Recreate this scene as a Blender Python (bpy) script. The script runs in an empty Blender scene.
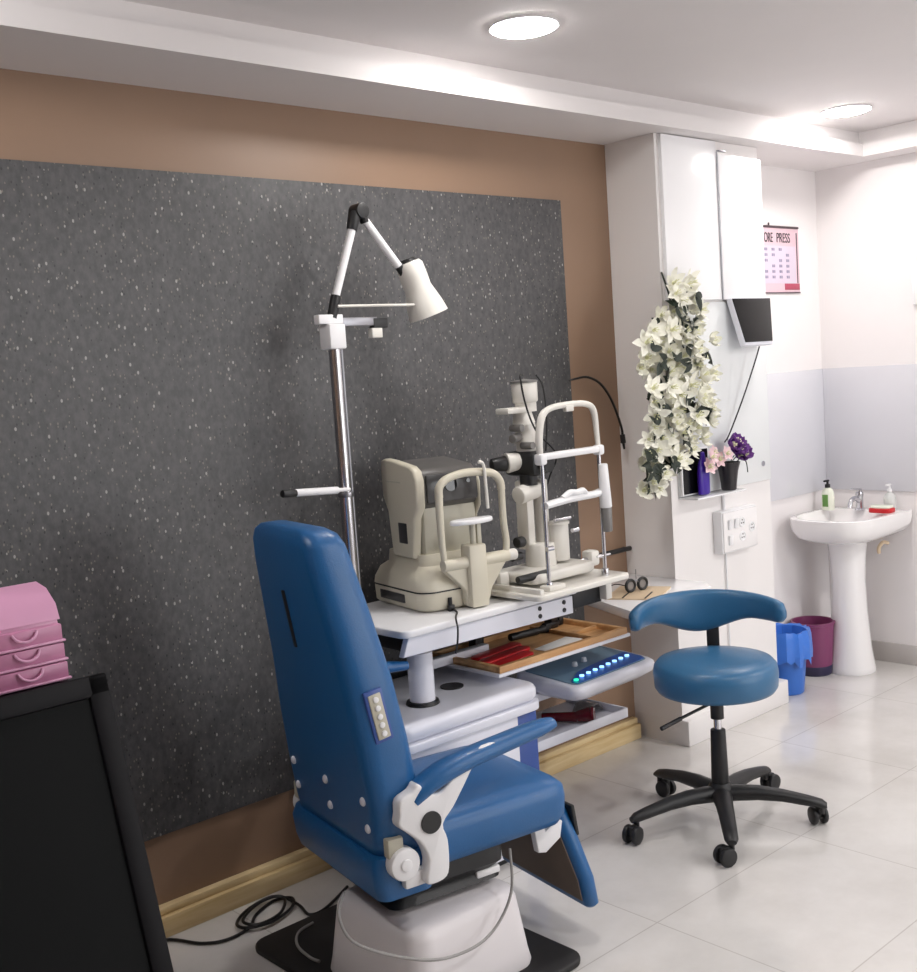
import bpy, bmesh, math, random
from mathutils import Vector, Matrix
random.seed(7)
PI = math.pi
R = math.radians
SC = bpy.context.scene
COL = SC.collection

# ---------------------------------------------------------------- materials
def lin(c):
    c = c / 255.0
    return c / 12.92 if c <= 0.04045 else ((c + 0.055) / 1.055) ** 2.4

def mat(name, rgb, rough=0.5, metal=0.0, bump=0.0, bscale=200.0, var=0.0, vscale=6.0, coat=0.0, emit=None, estr=0.0, trans=0.0, spec=0.5):
    m = bpy.data.materials.new(name)
    m.use_nodes = True
    nt = m.node_tree
    b = nt.nodes['Principled BSDF']
    col = (lin(rgb[0]), lin(rgb[1]), lin(rgb[2]), 1)
    b.inputs['Base Color'].default_value = col
    b.inputs['Roughness'].default_value = rough
    b.inputs['Metallic'].default_value = metal
    b.inputs['Coat Weight'].default_value = coat
    b.inputs['Specular IOR Level'].default_value = spec
    if trans:
        b.inputs['Transmission Weight'].default_value = trans
        b.inputs['IOR'].default_value = 1.3
    if emit:
        b.inputs['Emission Color'].default_value = (lin(emit[0]), lin(emit[1]), lin(emit[2]), 1)
        b.inputs['Emission Strength'].default_value = estr
    tc = nt.nodes.new('ShaderNodeTexCoord')
    if var:
        n = nt.nodes.new('ShaderNodeTexNoise')
        n.inputs['Scale'].default_value = vscale
        n.inputs['Detail'].default_value = 5
        nt.links.new(tc.outputs['Object'], n.inputs['Vector'])
        mx = nt.nodes.new('ShaderNodeMix')
        mx.data_type = 'RGBA'
        mx.inputs[6].default_value = tuple(max(0, x * (1 - var)) for x in col[:3]) + (1,)
        mx.inputs[7].default_value = tuple(min(1, x * (1 + var)) for x in col[:3]) + (1,)
        nt.links.new(n.outputs['Fac'], mx.inputs[0])
        nt.links.new(mx.outputs[2], b.inputs['Base Color'])
    if bump:
        n2 = nt.nodes.new('ShaderNodeTexNoise')
        n2.inputs['Scale'].default_value = bscale
        n2.inputs['Detail'].default_value = 4
        nt.links.new(tc.outputs['Object'], n2.inputs['Vector'])
        bp = nt.nodes.new('ShaderNodeBump')
        bp.inputs['Strength'].default_value = bump
        bp.inputs['Distance'].default_value = 0.002
        nt.links.new(n2.outputs['Fac'], bp.inputs['Height'])
        nt.links.new(bp.outputs['Normal'], b.inputs['Normal'])
    return m

def mat_laminate():
    m = mat('speckled_laminate', (84, 82, 84), 0.42)
    nt = m.node_tree; b = nt.nodes['Principled BSDF']
    tc = nt.nodes.new('ShaderNodeTexCoord')
    mp = nt.nodes.new('ShaderNodeMapping')
    mp.inputs['Scale'].default_value = (1.25, 1, 0.8)
    nt.links.new(tc.outputs['Object'], mp.inputs['Vector'])
    base = nt.nodes.new('ShaderNodeTexNoise'); base.inputs['Scale'].default_value = 60; base.inputs['Detail'].default_value = 8
    nt.links.new(mp.outputs[0], base.inputs['Vector'])
    r0 = nt.nodes.new('ShaderNodeValToRGB')
    r0.color_ramp.elements[0].position = .35; r0.color_ramp.elements[0].color = (.048, .048, .051, 1)
    r0.color_ramp.elements[1].position = .68; r0.color_ramp.elements[1].color = (.082, .080, .083, 1)
    nt.links.new(base.outputs['Fac'], r0.inputs['Fac'])
    prev = r0.outputs['Color']
    for sc, th, colr in ((38, .155, (.32, .31, .30, 1)), (75, .22, (.17, .155, .135, 1)), (60, .18, (.02, .02, .024, 1))):
        v = nt.nodes.new('ShaderNodeTexVoronoi'); v.inputs['Scale'].default_value = sc; v.inputs['Randomness'].default_value = 1
        nt.links.new(mp.outputs[0], v.inputs['Vector'])
        # distance to a cell point, switched by a random value of the cell
        lt = nt.nodes.new('ShaderNodeMath'); lt.operation = 'LESS_THAN'; lt.inputs[1].default_value = th
        nt.links.new(v.outputs['Distance'], lt.inputs[0])
        sp = nt.nodes.new('ShaderNodeSeparateColor'); nt.links.new(v.outputs['Color'], sp.inputs[0])
        g = nt.nodes.new('ShaderNodeMath'); g.operation = 'GREATER_THAN'; g.inputs[1].default_value = .55
        nt.links.new(sp.outputs[0], g.inputs[0])
        mu = nt.nodes.new('ShaderNodeMath'); mu.operation = 'MULTIPLY'
        nt.links.new(lt.outputs[0], mu.inputs[0]); nt.links.new(g.outputs[0], mu.inputs[1])
        mx = nt.nodes.new('ShaderNodeMix'); mx.data_type = 'RGBA'
        nt.links.new(mu.outputs[0], mx.inputs[0]); nt.links.new(prev, mx.inputs[6]); mx.inputs[7].default_value = colr
        prev = mx.outputs[2]
    nt.links.new(prev, b.inputs['Base Color'])
    return m

def mat_tiles():
    m = mat('glossy_floor_tile', (216, 212, 208), 0.16)
    nt = m.node_tree; b = nt.nodes['Principled BSDF']
    b.inputs['Coat Weight'].default_value = .2
    b.inputs['Coat Roughness'].default_value = .08
    tc = nt.nodes.new('ShaderNodeTexCoord')
    mp = nt.nodes.new('ShaderNodeMapping'); mp.inputs['Location'].default_value = (-.13, .006, 0)
    nt.links.new(tc.outputs['Object'], mp.inputs['Vector'])
    br = nt.nodes.new('ShaderNodeTexBrick')
    br.offset = 0.0; br.squash = 1.0
    br.inputs['Scale'].default_value = 1
    br.inputs['Brick Width'].default_value = .752
    br.inputs['Row Height'].default_value = .528
    br.inputs['Mortar Size'].default_value = .0022
    br.inputs['Mortar Smooth'].default_value = .3
    br.inputs['Color1'].default_value = (.66, .64, .62, 1)
    br.inputs['Color2'].default_value = (.68, .66, .64, 1)
    br.inputs['Mortar'].default_value = (.50, .475, .45, 1)
    nt.links.new(mp.outputs[0], br.inputs['Vector'])
    n = nt.nodes.new('ShaderNodeTexNoise'); n.inputs['Scale'].default_value = 2.2; n.inputs['Detail'].default_value = 8; n.inputs['Roughness'].default_value = .65
    nt.links.new(tc.outputs['Object'], n.inputs['Vector'])
    rp = nt.nodes.new('ShaderNodeValToRGB')
    rp.color_ramp.elements[0].position = .35; rp.color_ramp.elements[0].color = (.86, .85, .84, 1)
    rp.color_ramp.elements[1].position = .62; rp.color_ramp.elements[1].color = (1, 1, 1, 1)
    nt.links.new(n.outputs['Fac'], rp.inputs['Fac'])
    mx = nt.nodes.new('ShaderNodeMix'); mx.data_type = 'RGBA'; mx.blend_type = 'MULTIPLY'; mx.inputs[0].default_value = 1
    nt.links.new(br.outputs['Color'], mx.inputs[6]); nt.links.new(rp.outputs['Color'], mx.inputs[7])
    nt.links.new(mx.outputs[2], b.inputs['Base Color'])
    return m

def mat_wood(name, a, c):
    m = mat(name, a, 0.4)
    nt = m.node_tree; b = nt.nodes['Principled BSDF']
    tc = nt.nodes.new('ShaderNodeTexCoord')
    mp = nt.nodes.new('ShaderNodeMapping'); mp.inputs['Scale'].default_value = (1.2, 9, 14)
    nt.links.new(tc.outputs['Object'], mp.inputs['Vector'])
    n = nt.nodes.new('ShaderNodeTexNoise'); n.inputs['Scale'].default_value = 3; n.inputs['Detail'].default_value = 7; n.inputs['Distortion'].default_value = .6
    nt.links.new(mp.outputs[0], n.inputs['Vector'])
    rp = nt.nodes.new('ShaderNodeValToRGB')
    rp.color_ramp.elements[0].position = .3; rp.color_ramp.elements[0].color = (lin(a[0]), lin(a[1]), lin(a[2]), 1)
    rp.color_ramp.elements[1].position = .7; rp.color_ramp.elements[1].color = (lin(c[0]), lin(c[1]), lin(c[2]), 1)
    nt.links.new(n.outputs['Fac'], rp.inputs['Fac'])
    nt.links.new(rp.outputs['Color'], b.inputs['Base Color'])
    return m

M = dict(
    white_wall=mat('white_wall_paint', (232, 228, 228), .6, var=.02, bump=.1, bscale=120),
    ceil=mat('ceiling_paint', (222, 218, 218), .7, var=.02, bump=.1, bscale=90),
    brown=mat('brown_wall_laminate', (142, 115, 94), .45, var=.08, vscale=3, bump=.15, bscale=300),
    lam=mat_laminate(),
    tiles=mat_tiles(),
    wood=mat_wood('pale_skirting_wood', (204, 176, 126), (228, 206, 162)),
    traywood=mat_wood('tray_wood', (190, 140, 92), (222, 178, 126)),
    walltile=mat('grey_wall_tile', (214, 214, 220), .12, var=.02, coat=.2),
    skirt=mat('stone_skirting', (200, 195, 192), .3, var=.05, vscale=12),
    doorw=mat('gloss_white_laminate', (244, 244, 246), .14, coat=.3),
    pillar=mat('pillar_white_laminate', (234, 231, 230), .3, coat=.1),
    mirror=mat('pale_back_painted_glass', (226, 229, 230), .06, coat=.2),
    blackgloss=mat('black_gloss', (12, 12, 14), .22, spec=.35),
    blackplastic=mat('black_plastic', (24, 24, 26), .45, bump=.15, bscale=400),
    blackmat=mat('black_rubber', (26, 25, 26), .6, bump=.3, bscale=300),
    boardframe=mat('board_frame_black', (12, 11, 15), .5, spec=.15),
    boardface=mat('board_face_charcoal', (12, 14, 15), .6, var=.08, vscale=3, spec=.12),
    desk=mat('dark_desk_laminate', (26, 22, 26), .4),
    blue=mat('blue_vinyl', (24, 90, 146), .38, bump=.25, bscale=260, var=.04, coat=.08),
    blue_stool=mat('blue_vinyl_stool', (44, 98, 138), .36, bump=.25, bscale=260, var=.05, coat=.08),
    bluepanel=mat('blue_side_laminate', (58, 84, 152), .4),
    unitwhite=mat('powder_white', (226, 227, 236), .3, coat=.1),
    white=mat('white_plastic', (234, 234, 236), .32),
    base=mat('chair_base_white', (226, 222, 224), .4, var=.02),
    chrome=mat('chrome', (205, 205, 210), .18, metal=1),
    steel=mat('brushed_steel', (150, 150, 155), .35, metal=1),
    cream=mat('cream_plastic', (206, 200, 182), .38, var=.03),
    creamd=mat('cream_plastic_dim', (188, 184, 168), .4),
    grey=mat('grey_plastic', (118, 116, 114), .4),
    midgrey=mat('visor_grey_plastic', (92, 90, 88), .35),
    darkgrey=mat('dark_grey_plastic', (58, 57, 58), .3, coat=.3),
    offwhite=mat('instrument_white', (222, 219, 212), .35),
    ceramic=mat('white_ceramic', (240, 238, 238), .1, coat=.5),
    pink=mat('pink_plastic', (206, 152, 184), .3, var=.04, spec=.6),
    pinkd=mat('pink_plastic_drawer', (190, 126, 160), .3),
    red=mat('red_plastic', (196, 24, 32), .35),
    darkred=mat('dark_red_plastic', (104, 10, 24), .25),
    clear=mat('smoke_clear_plastic', (170, 166, 164), .15, trans=.5),
    milky=mat('milky_clear_plastic', (226, 228, 226), .2, trans=.3),
    paper=mat('paper', (238, 238, 236), .7),
    beige=mat('beige_board', (214, 192, 162), .5),
    sole=mat('worn_brown_board', (112, 98, 86), .6, var=.25, vscale=9),
    consoleblue=mat('console_blue', (20, 84, 168), .3),
    consoleteal=mat('console_slate', (112, 138, 156), .45),
    btnblue=mat('lit_button', (170, 220, 255), .3, emit=(150, 205, 255), estr=1.6),
    btngreen=mat('lit_green_lamp', (60, 230, 160), .3, emit=(40, 235, 160), estr=1.6),
    lamp=mat('downlight_diffuser', (255, 255, 255), .4, emit=(255, 251, 247), estr=100.0),
    petal=mat('cream_petal', (243, 242, 230), .6, var=.05, vscale=30),
    petalpink=mat('pale_pink_petal', (238, 208, 214), .6),
    throat=mat('flower_throat', (222, 222, 182), .6),
    leaf=mat('dark_green_leaf', (30, 42, 30), .5, var=.2, vscale=20),
    purple=mat('purple_petal', (124, 72, 156), .6, var=.15, vscale=40),
    vase=mat('black_vase', (34, 30, 34), .3),
    bluebin=mat('blue_bin_plastic', (52, 108, 196), .35),
    bluebag=mat('blue_bag_plastic', (62, 120, 214), .28, bump=.4, bscale=30),
    maroon=mat('maroon_bin_plastic', (128, 58, 100), .35, var=.08),
    navy=mat('navy_bin_base', (44, 38, 72), .4),
    soaplabel=mat('green_label', (96, 140, 70), .5),
    soapbody=mat('soap_bottle_white', (232, 236, 220), .25),
    calpink=mat('calendar_pink', (214, 184, 194), .6),
    calpale=mat('calendar_sheet', (206, 192, 208), .6),
    calink=mat('calendar_ink', (30, 26, 34), .6),
    calgrey=mat('calendar_numbers', (140, 134, 160), .6),
    calred=mat('calendar_red', (168, 70, 92), .6),
    calbar=mat('calendar_bar', (74, 58, 64), .5),
    cable=mat('black_cable', (18, 18, 20), .4),
    cableg=mat('grey_cable', (150, 148, 146), .4),
    reflpurple=mat('reflected_purple', (58, 20, 150), .3),
    glass=mat('lens_glass', (20, 22, 26), .05, coat=.6),
    redbrown=mat('amber_bottle', (120, 52, 28), .3),
)

# ---------------------------------------------------------------- object helpers
def obj(name, bm, m, parent=None, ang=38, label=None):
    me = bpy.data.meshes.new(name)
    bmesh.ops.recalc_face_normals(bm, faces=bm.faces)
    th = R(ang)
    for f in bm.faces: f.smooth = True
    for e in bm.edges:
        if len(e.link_faces) == 2:
            if e.calc_face_angle(0) > th: e.smooth = False
    bm.to_mesh(me); bm.free()
    o = bpy.data.objects.new(name, me)
    ms = m if isinstance(m, (list, tuple)) else [m]
    for x in ms: me.materials.append(x)
    COL.objects.link(o)
    if parent: o.parent = parent
    if label: o['label'] = label
    return o

def thing(name, label, cat, loc=(0, 0, 0), rz=0.0, group=None):
    o = bpy.data.objects.new(name, None)
    o.empty_display_size = .05
    COL.objects.link(o)
    o.location = loc; o.rotation_euler = (0, 0, rz)
    o['label'] = label; o['category'] = cat
    if group: o['group'] = group
    return o

def tag(o, label, cat, group=None):
    o['label'] = label; o['category'] = cat
    if group: o['group'] = group
    return o

def struct(name, bm, m, parent=None):
    o = obj(name, bm, m, parent)
    if parent is None: o['kind'] = 'structure'
    return o

def NB(): return bmesh.new()

def box(bm, c, s, bev=0.0, rot=None, seg=2, mi=0):
    t = NB()
    bmesh.ops.create_cube(t, size=1)
    bmesh.ops.scale(t, vec=s, verts=t.verts)
    if bev: bmesh.ops.bevel(t, geom=t.edges[:], offset=bev, segments=seg, profile=.5, affect='EDGES')
    if rot is not None: bmesh.ops.rotate(t, cent=(0, 0, 0), matrix=rot, verts=t.verts)
    bmesh.ops.translate(t, vec=c, verts=t.verts)
    merge(bm, t, mi); return bm

def merge(bm, t, mi=0):
    mp = {}
    for v in t.verts: mp[v] = bm.verts.new(v.co)
    for f in t.faces:
        try:
            nf = bm.faces.new([mp[v] for v in f.verts]); nf.material_index = mi or f.material_index
        except ValueError: pass
    t.free()

def bxr(bm, x0, x1, y0, y1, z0, z1, bev=0.0, mi=0, seg=2):
    return box(bm, ((x0 + x1) / 2, (y0 + y1) / 2, (z0 + z1) / 2), (abs(x1 - x0), abs(y1 - y0), abs(z1 - z0)), bev, mi=mi, seg=seg)

def frame(d):
    d = d.normalized()
    a = Vector((0, 0, 1)) if abs(d.z) < .9 else Vector((1, 0, 0))
    u = d.cross(a).normalized(); v = d.cross(u).normalized()
    return u, v

def loft(bm, rings, closed=True, cap=True, mi=0, wrap=False):
    vs = [[bm.verts.new(p) for p in r] for r in rings]
    if wrap: vs.append(vs[0]); cap = False
    n = len(rings[0])
    for i in range(len(vs) - 1):
        for j in range(n if closed else n - 1):
            k = (j + 1) % n
            f = bm.faces.new((vs[i][j], vs[i][k], vs[i + 1][k], vs[i + 1][j])); f.material_index = mi
    if cap:
        f = bm.faces.new(vs[0][::-1]); f.material_index = mi
        f = bm.faces.new(vs[-1]); f.material_index = mi
    return bm

def cyl(bm, p0, p1, r0, r1=None, n=24, bev=0.0, mi=0):
    p0 = Vector(p0); p1 = Vector(p1); r1 = r0 if r1 is None else r1
    d = (p1 - p0); L = d.length; dn = d.normalized(); u, v = frame(d)
    prof = [(0, r0), (L, r1)] if not bev else [(0, r0 - bev), (bev * .3, r0 - bev * .3), (bev, r0), (L - bev, r1), (L - bev * .3, r1 - bev * .3), (L, r1 - bev)]
    rings = [[p0 + dn * h + (u * math.cos(2 * PI * k / n) + v * math.sin(2 * PI * k / n)) * r for k in range(n)] for h, r in prof]
    return loft(bm, rings, mi=mi)

def spline(pts, sub=6, closed=False):
    P = [Vector(p) for p in pts]
    if sub <= 1 or len(P) < 3: return P
    out = []; n = len(P)
    rng = range(n) if closed else range(n - 1)
    for i in rng:
        if closed: a, b, c, d = P[(i - 1) % n], P[i], P[(i + 1) % n], P[(i + 2) % n]
        else: a, b, c, d = P[max(i - 1, 0)], P[i], P[i + 1], P[min(i + 2, n - 1)]
        for k in range(sub):
            t = k / sub
            out.append(.5 * ((2 * b) + (c - a) * t + (2 * a - 5 * b + 4 * c - d) * t * t + (3 * b - a - 3 * c + d) * t ** 3))
    if not closed: out.append(P[-1])
    return out

def tube(bm, pts, r, n=10, sub=6, closed=False, mi=0, flat=None):
    """a tube along a smooth path; r number or list per point; flat=(a,b) oval section scale with world z as second axis"""
    P = spline(pts, sub, closed)
    m = len(P)
    if isinstance(r, (list, tuple)):
        rr_ = [r[min(int(i / max(sub, 1)), len(r) - 1)] * (1 - (i / max(sub, 1)) % 1) + r[min(int(i / max(sub, 1)) + 1, len(r) - 1)] * ((i / max(sub, 1)) % 1) for i in range(m)]
    else: rr_ = [r] * m
    rings = []
    up = None
    for i in range(m):
        if closed: d = P[(i + 1) % m] - P[(i - 1) % m]
        else: d = P[min(i + 1, m - 1)] - P[max(i - 1, 0)]
        d.normalize()
        if up is None:
            u, v = frame(d)
        else:
            u = (up - d * up.dot(d)).normalized(); v = d.cross(u).normalized()
        up = u
        a, b = (1, 1) if flat is None else flat
        if flat is not None:
            v0 = Vector((0, 0, 1)); v0 = (v0 - d * v0.dot(d)).normalized(); u0 = d.cross(v0)
            rings.append([P[i] + (u0 * math.cos(2 * PI * k / n) * a + v0 * math.sin(2 * PI * k / n) * b) * rr_[i] for k in range(n)])
        else:
            rings.append([P[i] + (u * math.cos(2 * PI * k / n) + v * math.sin(2 * PI * k / n)) * rr_[i] for k in range(n)])
    if closed: return loft(bm, rings, cap=False, mi=mi, wrap=True)
    return loft(bm, rings, mi=mi)

def lathe(bm, prof, c=(0, 0, 0), n=32, sx=1, sy=1, mi=0, cap=True):
    c = Vector(c)
    rings = [[c + Vector((r * sx * math.cos(2 * PI * k / n), r * sy * math.sin(2 * PI * k / n), z)) for k in range(n)] for r, z in prof]
    return loft(bm, rings, cap=cap, mi=mi)

def rr(w, h, r, n=5, cx=0, cy=0):
    """rounded rectangle outline"""
    out = []
    r = min(r, w / 2 - 1e-4, h / 2 - 1e-4)
    for (sx, sy, a0) in ((1, 1, 0), (-1, 1, 90), (-1, -1, 180), (1, -1, 270)):
        for k in range(n + 1):
            a = R(a0 + 90 * k / n)
            out.append((cx + sx * (w / 2 - r) + r * math.cos(a), cy + sy * (h / 2 - r) + r * math.sin(a)))
    return out

def inset(o, d):
    """inset a polygon outline (counter-clockwise) by d"""
    n = len(o); out = []
    for i in range(n):
        p0 = Vector(o[i - 1]); p1 = Vector(o[i]); p2 = Vector(o[(i + 1) % n])
        e1 = (p1 - p0); e2 = (p2 - p1)
        if e1.length < 1e-9 or e2.length < 1e-9: out.append(tuple(p1)); continue
        n1 = Vector((-e1.y, e1.x)).normalized(); n2 = Vector((-e2.y, e2.x)).normalized()
        b = n1 + n2
        if b.length < 1e-6: b = n1
        b.normalize(); k = d / max(.4, b.dot(n1))
        out.append(tuple(p1 + b * k))
    return out

def area(o): return sum(o[i - 1][0] * o[i][1] - o[i][0] * o[i - 1][1] for i in range(len(o))) / 2

def prism(bm, o, a, b, axis='z', r=0.0, seg=3, mi=0, T=None):
    """extrude the outline o from a to b along an axis, edges rounded by r.  axis x: o is (y,z), axis y: o is (x,z)"""
    if area(o) < 0: o = o[::-1]
    lv = []
    if r > 0:
        for k in range(seg + 1):
            t = PI / 2 * k / seg; lv.append((a + r * (1 - math.sin(t)) if b > a else a, r * (1 - math.cos(t))))
        lo = [(a + r * (1 - math.cos(PI / 2 * k / seg)), r * (1 - math.sin(PI / 2 * k / seg))) for k in range(seg + 1)]
        hi = [(b - r * (1 - math.cos(PI / 2 * k / seg)), r * (1 - math.sin(PI / 2 * k / seg))) for k in range(seg + 1)][::-1]
        lv = lo + hi
    else: lv = [(a, 0), (b, 0)]
    rings = []
    for h, ins in lv:
        q = inset(o, ins) if ins > 1e-9 else o
        if axis == 'z': ring = [Vector((x, y, h)) for x, y in q]
        elif axis == 'x': ring = [Vector((h, x, y)) for x, y in q]
        else: ring = [Vector((x, h, y)) for x, y in q]
        if T is not None: ring = [T @ p for p in ring]
        rings.append(ring)
    return loft(bm, rings, mi=mi)

def ball(bm, c, r, s=(1, 1, 1), n=16, mi=0):
    t = NB(); bmesh.ops.create_uvsphere(t, u_segments=n, v_segments=max(6, n // 2), radius=r)
    bmesh.ops.scale(t, vec=s, verts=t.verts); bmesh.ops.translate(t, vec=c, verts=t.verts)
    merge(bm, t, mi); return bm

def text_obj(name, s, size, m, parent, loc, rot, align='LEFT', ext=.0006):
    cu = bpy.data.curves.new(name, 'FONT'); cu.body = s; cu.size = size; cu.extrude = ext; cu.align_x = align
    o = bpy.data.objects.new(name, cu); COL.objects.link(o)
    bpy.context.view_layer.update()
    dg = bpy.context.evaluated_depsgraph_get()
    me = bpy.data.meshes.new_from_object(o.evaluated_get(dg))
    bpy.data.objects.remove(o)
    n = bpy.data.objects.new(name, me); me.name = name
    me.materials.clear(); me.materials.append(m)
    COL.objects.link(n); n.parent = parent; n.location = loc; n.rotation_euler = rot
    return n

RX = lambda a: Matrix.Rotation(R(a), 3, 'X')
RY = lambda a: Matrix.Rotation(R(a), 3, 'Y')
RZ = lambda a: Matrix.Rotation(R(a), 3, 'Z')

# ---------------------------------------------------------------- the room
XW, XP, XC = 3.62, 4.325, 5.22          # brown wall ends, pillar ends, corner of the room
YP = -.2445                              # pillar front
XL, YF = -1.6, -5.6
ZS, ZL, ZC = 2.43, 2.487, 2.55
b = NB(); bxr(b, XL, XC, YF, 0, -.08, 0); struct('floor', b, M['tiles'])
b = NB(); bxr(b, XL, XW, 0, .1, 0, 2.62); struct('wall_back', b, M['brown'])
b = NB(); bxr(b, XW, XC + .1, 0, .1, 0, 2.62); struct('wall_alcove', b, M['white_wall'])
b = NB(); bxr(b, XC, XC + .1, YF, 0, 0, 2.62); struct('wall_right', b, M['white_wall'])
b = NB(); bxr(b, XL - .1, XL, YF, .1, 0, 2.62); struct('wall_left', b, M['brown'])
b = NB(); bxr(b, XL - .1, XC + .1, YF - .1, YF, 0, 2.62); struct('wall_front', b, M['skirt'])
b = NB(); bxr(b, XL, XC, YF, 0, ZC, ZC + .1); struct('ceiling', b, M['ceil'])
# dropped border round the tray ceiling, with a lip
b = NB()
YT, XT = -.342, 5.055
bxr(b, XL, XC, YT, 0, ZS, ZL)
bxr(b, XT, XC, YF, YT, ZS, ZL)
bxr(b, XL, XL + .35, YF, YT, ZS, ZL)
bxr(b, XL + .35, XT, YF, YF + .35, ZS, ZL)
bxr(b, XL, XC, -.30, 0, ZL, ZC)
bxr(b, XT + .045, XC, YF, -.30, ZL, ZC)
struct('trim_1', b, M['ceil'])
b = NB(); bxr(b, XW, XP, YP, 0, 0, ZS); struct('wall_pillar', b, M['pillar'])
b = NB(); bxr(b, XW, XP + .035, YP - .03, .0, 0, .105, .004); struct('baseboard_pillar', b, M['pillar'])
b = NB(); bxr(b, XL, 3.33, -.008, 0, .288, 2.197); struct('trim_2', b, M['lam'])
b = NB(); bxr(b, XL, 3.60, -.045, 0, 0, .062, .003); bxr(b, XL, 3.60, -.03, 0, .062, .085, .004); struct('baseboard_back', b, M['wood'])
b = NB(); bxr(b, XP + .035, XC, -.012, 0, 0, .098, .003); struct('baseboard_alcove', b, M['skirt'])
b = NB(); bxr(b, XC - .012, XC, YF, 0, 0, .098, .003); struct('baseboard_right', b, M['skirt'])
b = NB(); bxr(b, XP, XC, -.008, 0, .852, 1.46, .002); struct('trim_3', b, M['walltile'])
b = NB(); bxr(b, XC - .008, XC, -2.0, -.008, .852, 1.46, .002); struct('trim_4', b, M['walltile'])

# ---------------------------------------------------------------- downlights
dl_lab = ['round ceiling downlight above the speckled wall, left of the two in view',
          'round ceiling downlight near the far corner, right of the two in view']
for i, (x, y) in enumerate(((2.487, -.663), (4.563, -.531))):
    t = thing('downlight', dl_lab[i], 'downlight', (x, y, ZC), 0, 'round ceiling downlights')
    b = NB(); lathe(b, [(.096, 0), (.102, 0), (.103, -.004), (.100, -.006), (.096, -.004), (.096, 0)], n=40, cap=False); obj('rim', b, M['white'], t)
    b = NB(); lathe(b, [(.0965, -.001), (.096, -.006), (.088, -.010), (.05, -.013), (.002, -.014)], n=40); obj('diffuser', b, M['lamp'], t)

def area_light(x, y, e, s=.2, z=None, col=(1, .985, .97)):
    l = bpy.data.lights.new('ceiling_lamp_light', 'AREA'); l.shape = 'DISK'; l.size = s; l.energy = e; l.color = col
    o = bpy.data.objects.new('ceiling_lamp_light', l); COL.objects.link(o); o.location = (x, y, z or ZC - .012)
    return o
for x, y, e in ((2.48, -2.7, 15), (4.5, -2.7, 24), (2.48, -4.6, 8), (4.5, -4.6, 14)):
    area_light(x, y, e)
l = bpy.data.lights.new('round_ceiling_lamp', 'POINT'); l.energy = 21; l.shadow_soft_size = .05; l.color = (1, .985, .97)
o = bpy.data.objects.new('round_ceiling_lamp', l); COL.objects.link(o); o.location = (.30, -.74, ZC - .055)
# unseen fill light added behind the camera, before the closed front wall
l = bpy.data.lights.new('fill_light', 'AREA'); l.shape = 'RECTANGLE'; l.size = 2.6; l.size_y = 1.8; l.energy = 40; l.color = (.95, .98, 1)
o = bpy.data.objects.new('fill_light', l); COL.objects.link(o); o.location = (3.8, -5.5, 1.5); o.rotation_euler = (R(90), 0, 0)
w = bpy.data.worlds.new('world'); SC.world = w; w.use_nodes = True
w.node_tree.nodes['Background'].inputs[0].default_value = (.9, .93, 1, 1); w.node_tree.nodes['Background'].inputs[1].default_value = .05

# ---------------------------------------------------------------- wall cabinet, mirror, display on the pillar
t = thing('wall_cupboard', 'flat white two door wall cupboard high on the pillar above the glass panel', 'cupboard', (3.99, YP, 1.79))
b = NB(); bxr(b, -.355, .330, -.004, 0.0, 0, .638); obj('back_panel', b, M['pillar'], t)
b = NB(); bxr(b, -.352, .008, -.020, -.004, 0, .636, .002); obj('door', b, M['doorw'], t)
b = NB(); bxr(b, .014, .322, -.026, -.004, 0, .585, .002); obj('door', b, M['doorw'], t)
b = NB(); bxr(b, .010, .060, -.034, -.022, .594, .600, .001); cyl(b, (.011, -.022, .0), (.011, -.022, .60), .003, n=8); obj('pull_rod', b, M['steel'], t)

t = thing('glass_panel', 'pale frameless glass panel screwed to the pillar behind the flowers', 'panel', (3.99, YP, 1.01))
b = NB(); bxr(b, -.325, .332, -.010, 0, 0, .772, .003); obj('glass', b, M['mirror'], t)
b = NB(); bxr(b, -.325, .010, -.095, 0, -.008, -.001, .002); obj('ledge', b, M['doorw'], t)
for sx in (-.24, .27):
    b = NB(); cyl(b, (sx, -.014, .075), (sx, -.010, .075), .012, n=16); obj('mirror_clip', b, M['chrome'], t)

t = thing('display_screen', 'small tilted black screen with silver edge below the wall cupboard', 'screen', (4.185, YP - .012, 1.787))
Rt = Matrix.Rotation(R(24), 4, 'X')
def tilt(bm, a=24, piv=(0, 0, 0)):
    bmesh.ops.rotate(bm, cent=piv, matrix=Matrix.Rotation(R(a), 3, 'X'), verts=bm.verts); return bm
b = NB(); prism(b, [(-.156, 0), (.132, 0), (.070, -.203), (-.135, -.203)], -.030, -.004, axis='y', r=.004); tilt(b, -13); obj('casing', b, M['unitwhite'], t)
b = NB(); prism(b, [(-.152, -.003), (.128, -.003), (.068, -.190), (-.131, -.190)], -.034, -.030, axis='y', r=.001); tilt(b, -13); obj('screen', b, M['blackgloss'], t)
b = NB(); tube(b, [(-.01, -.06, -.198), (-.045, -.05, -.28), (-.11, -.03, -.42), (-.19, -.016, -.55), (-.235, -.022, -.58)], .0032, n=8); obj('cord', b, M['cable'], t)

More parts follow.
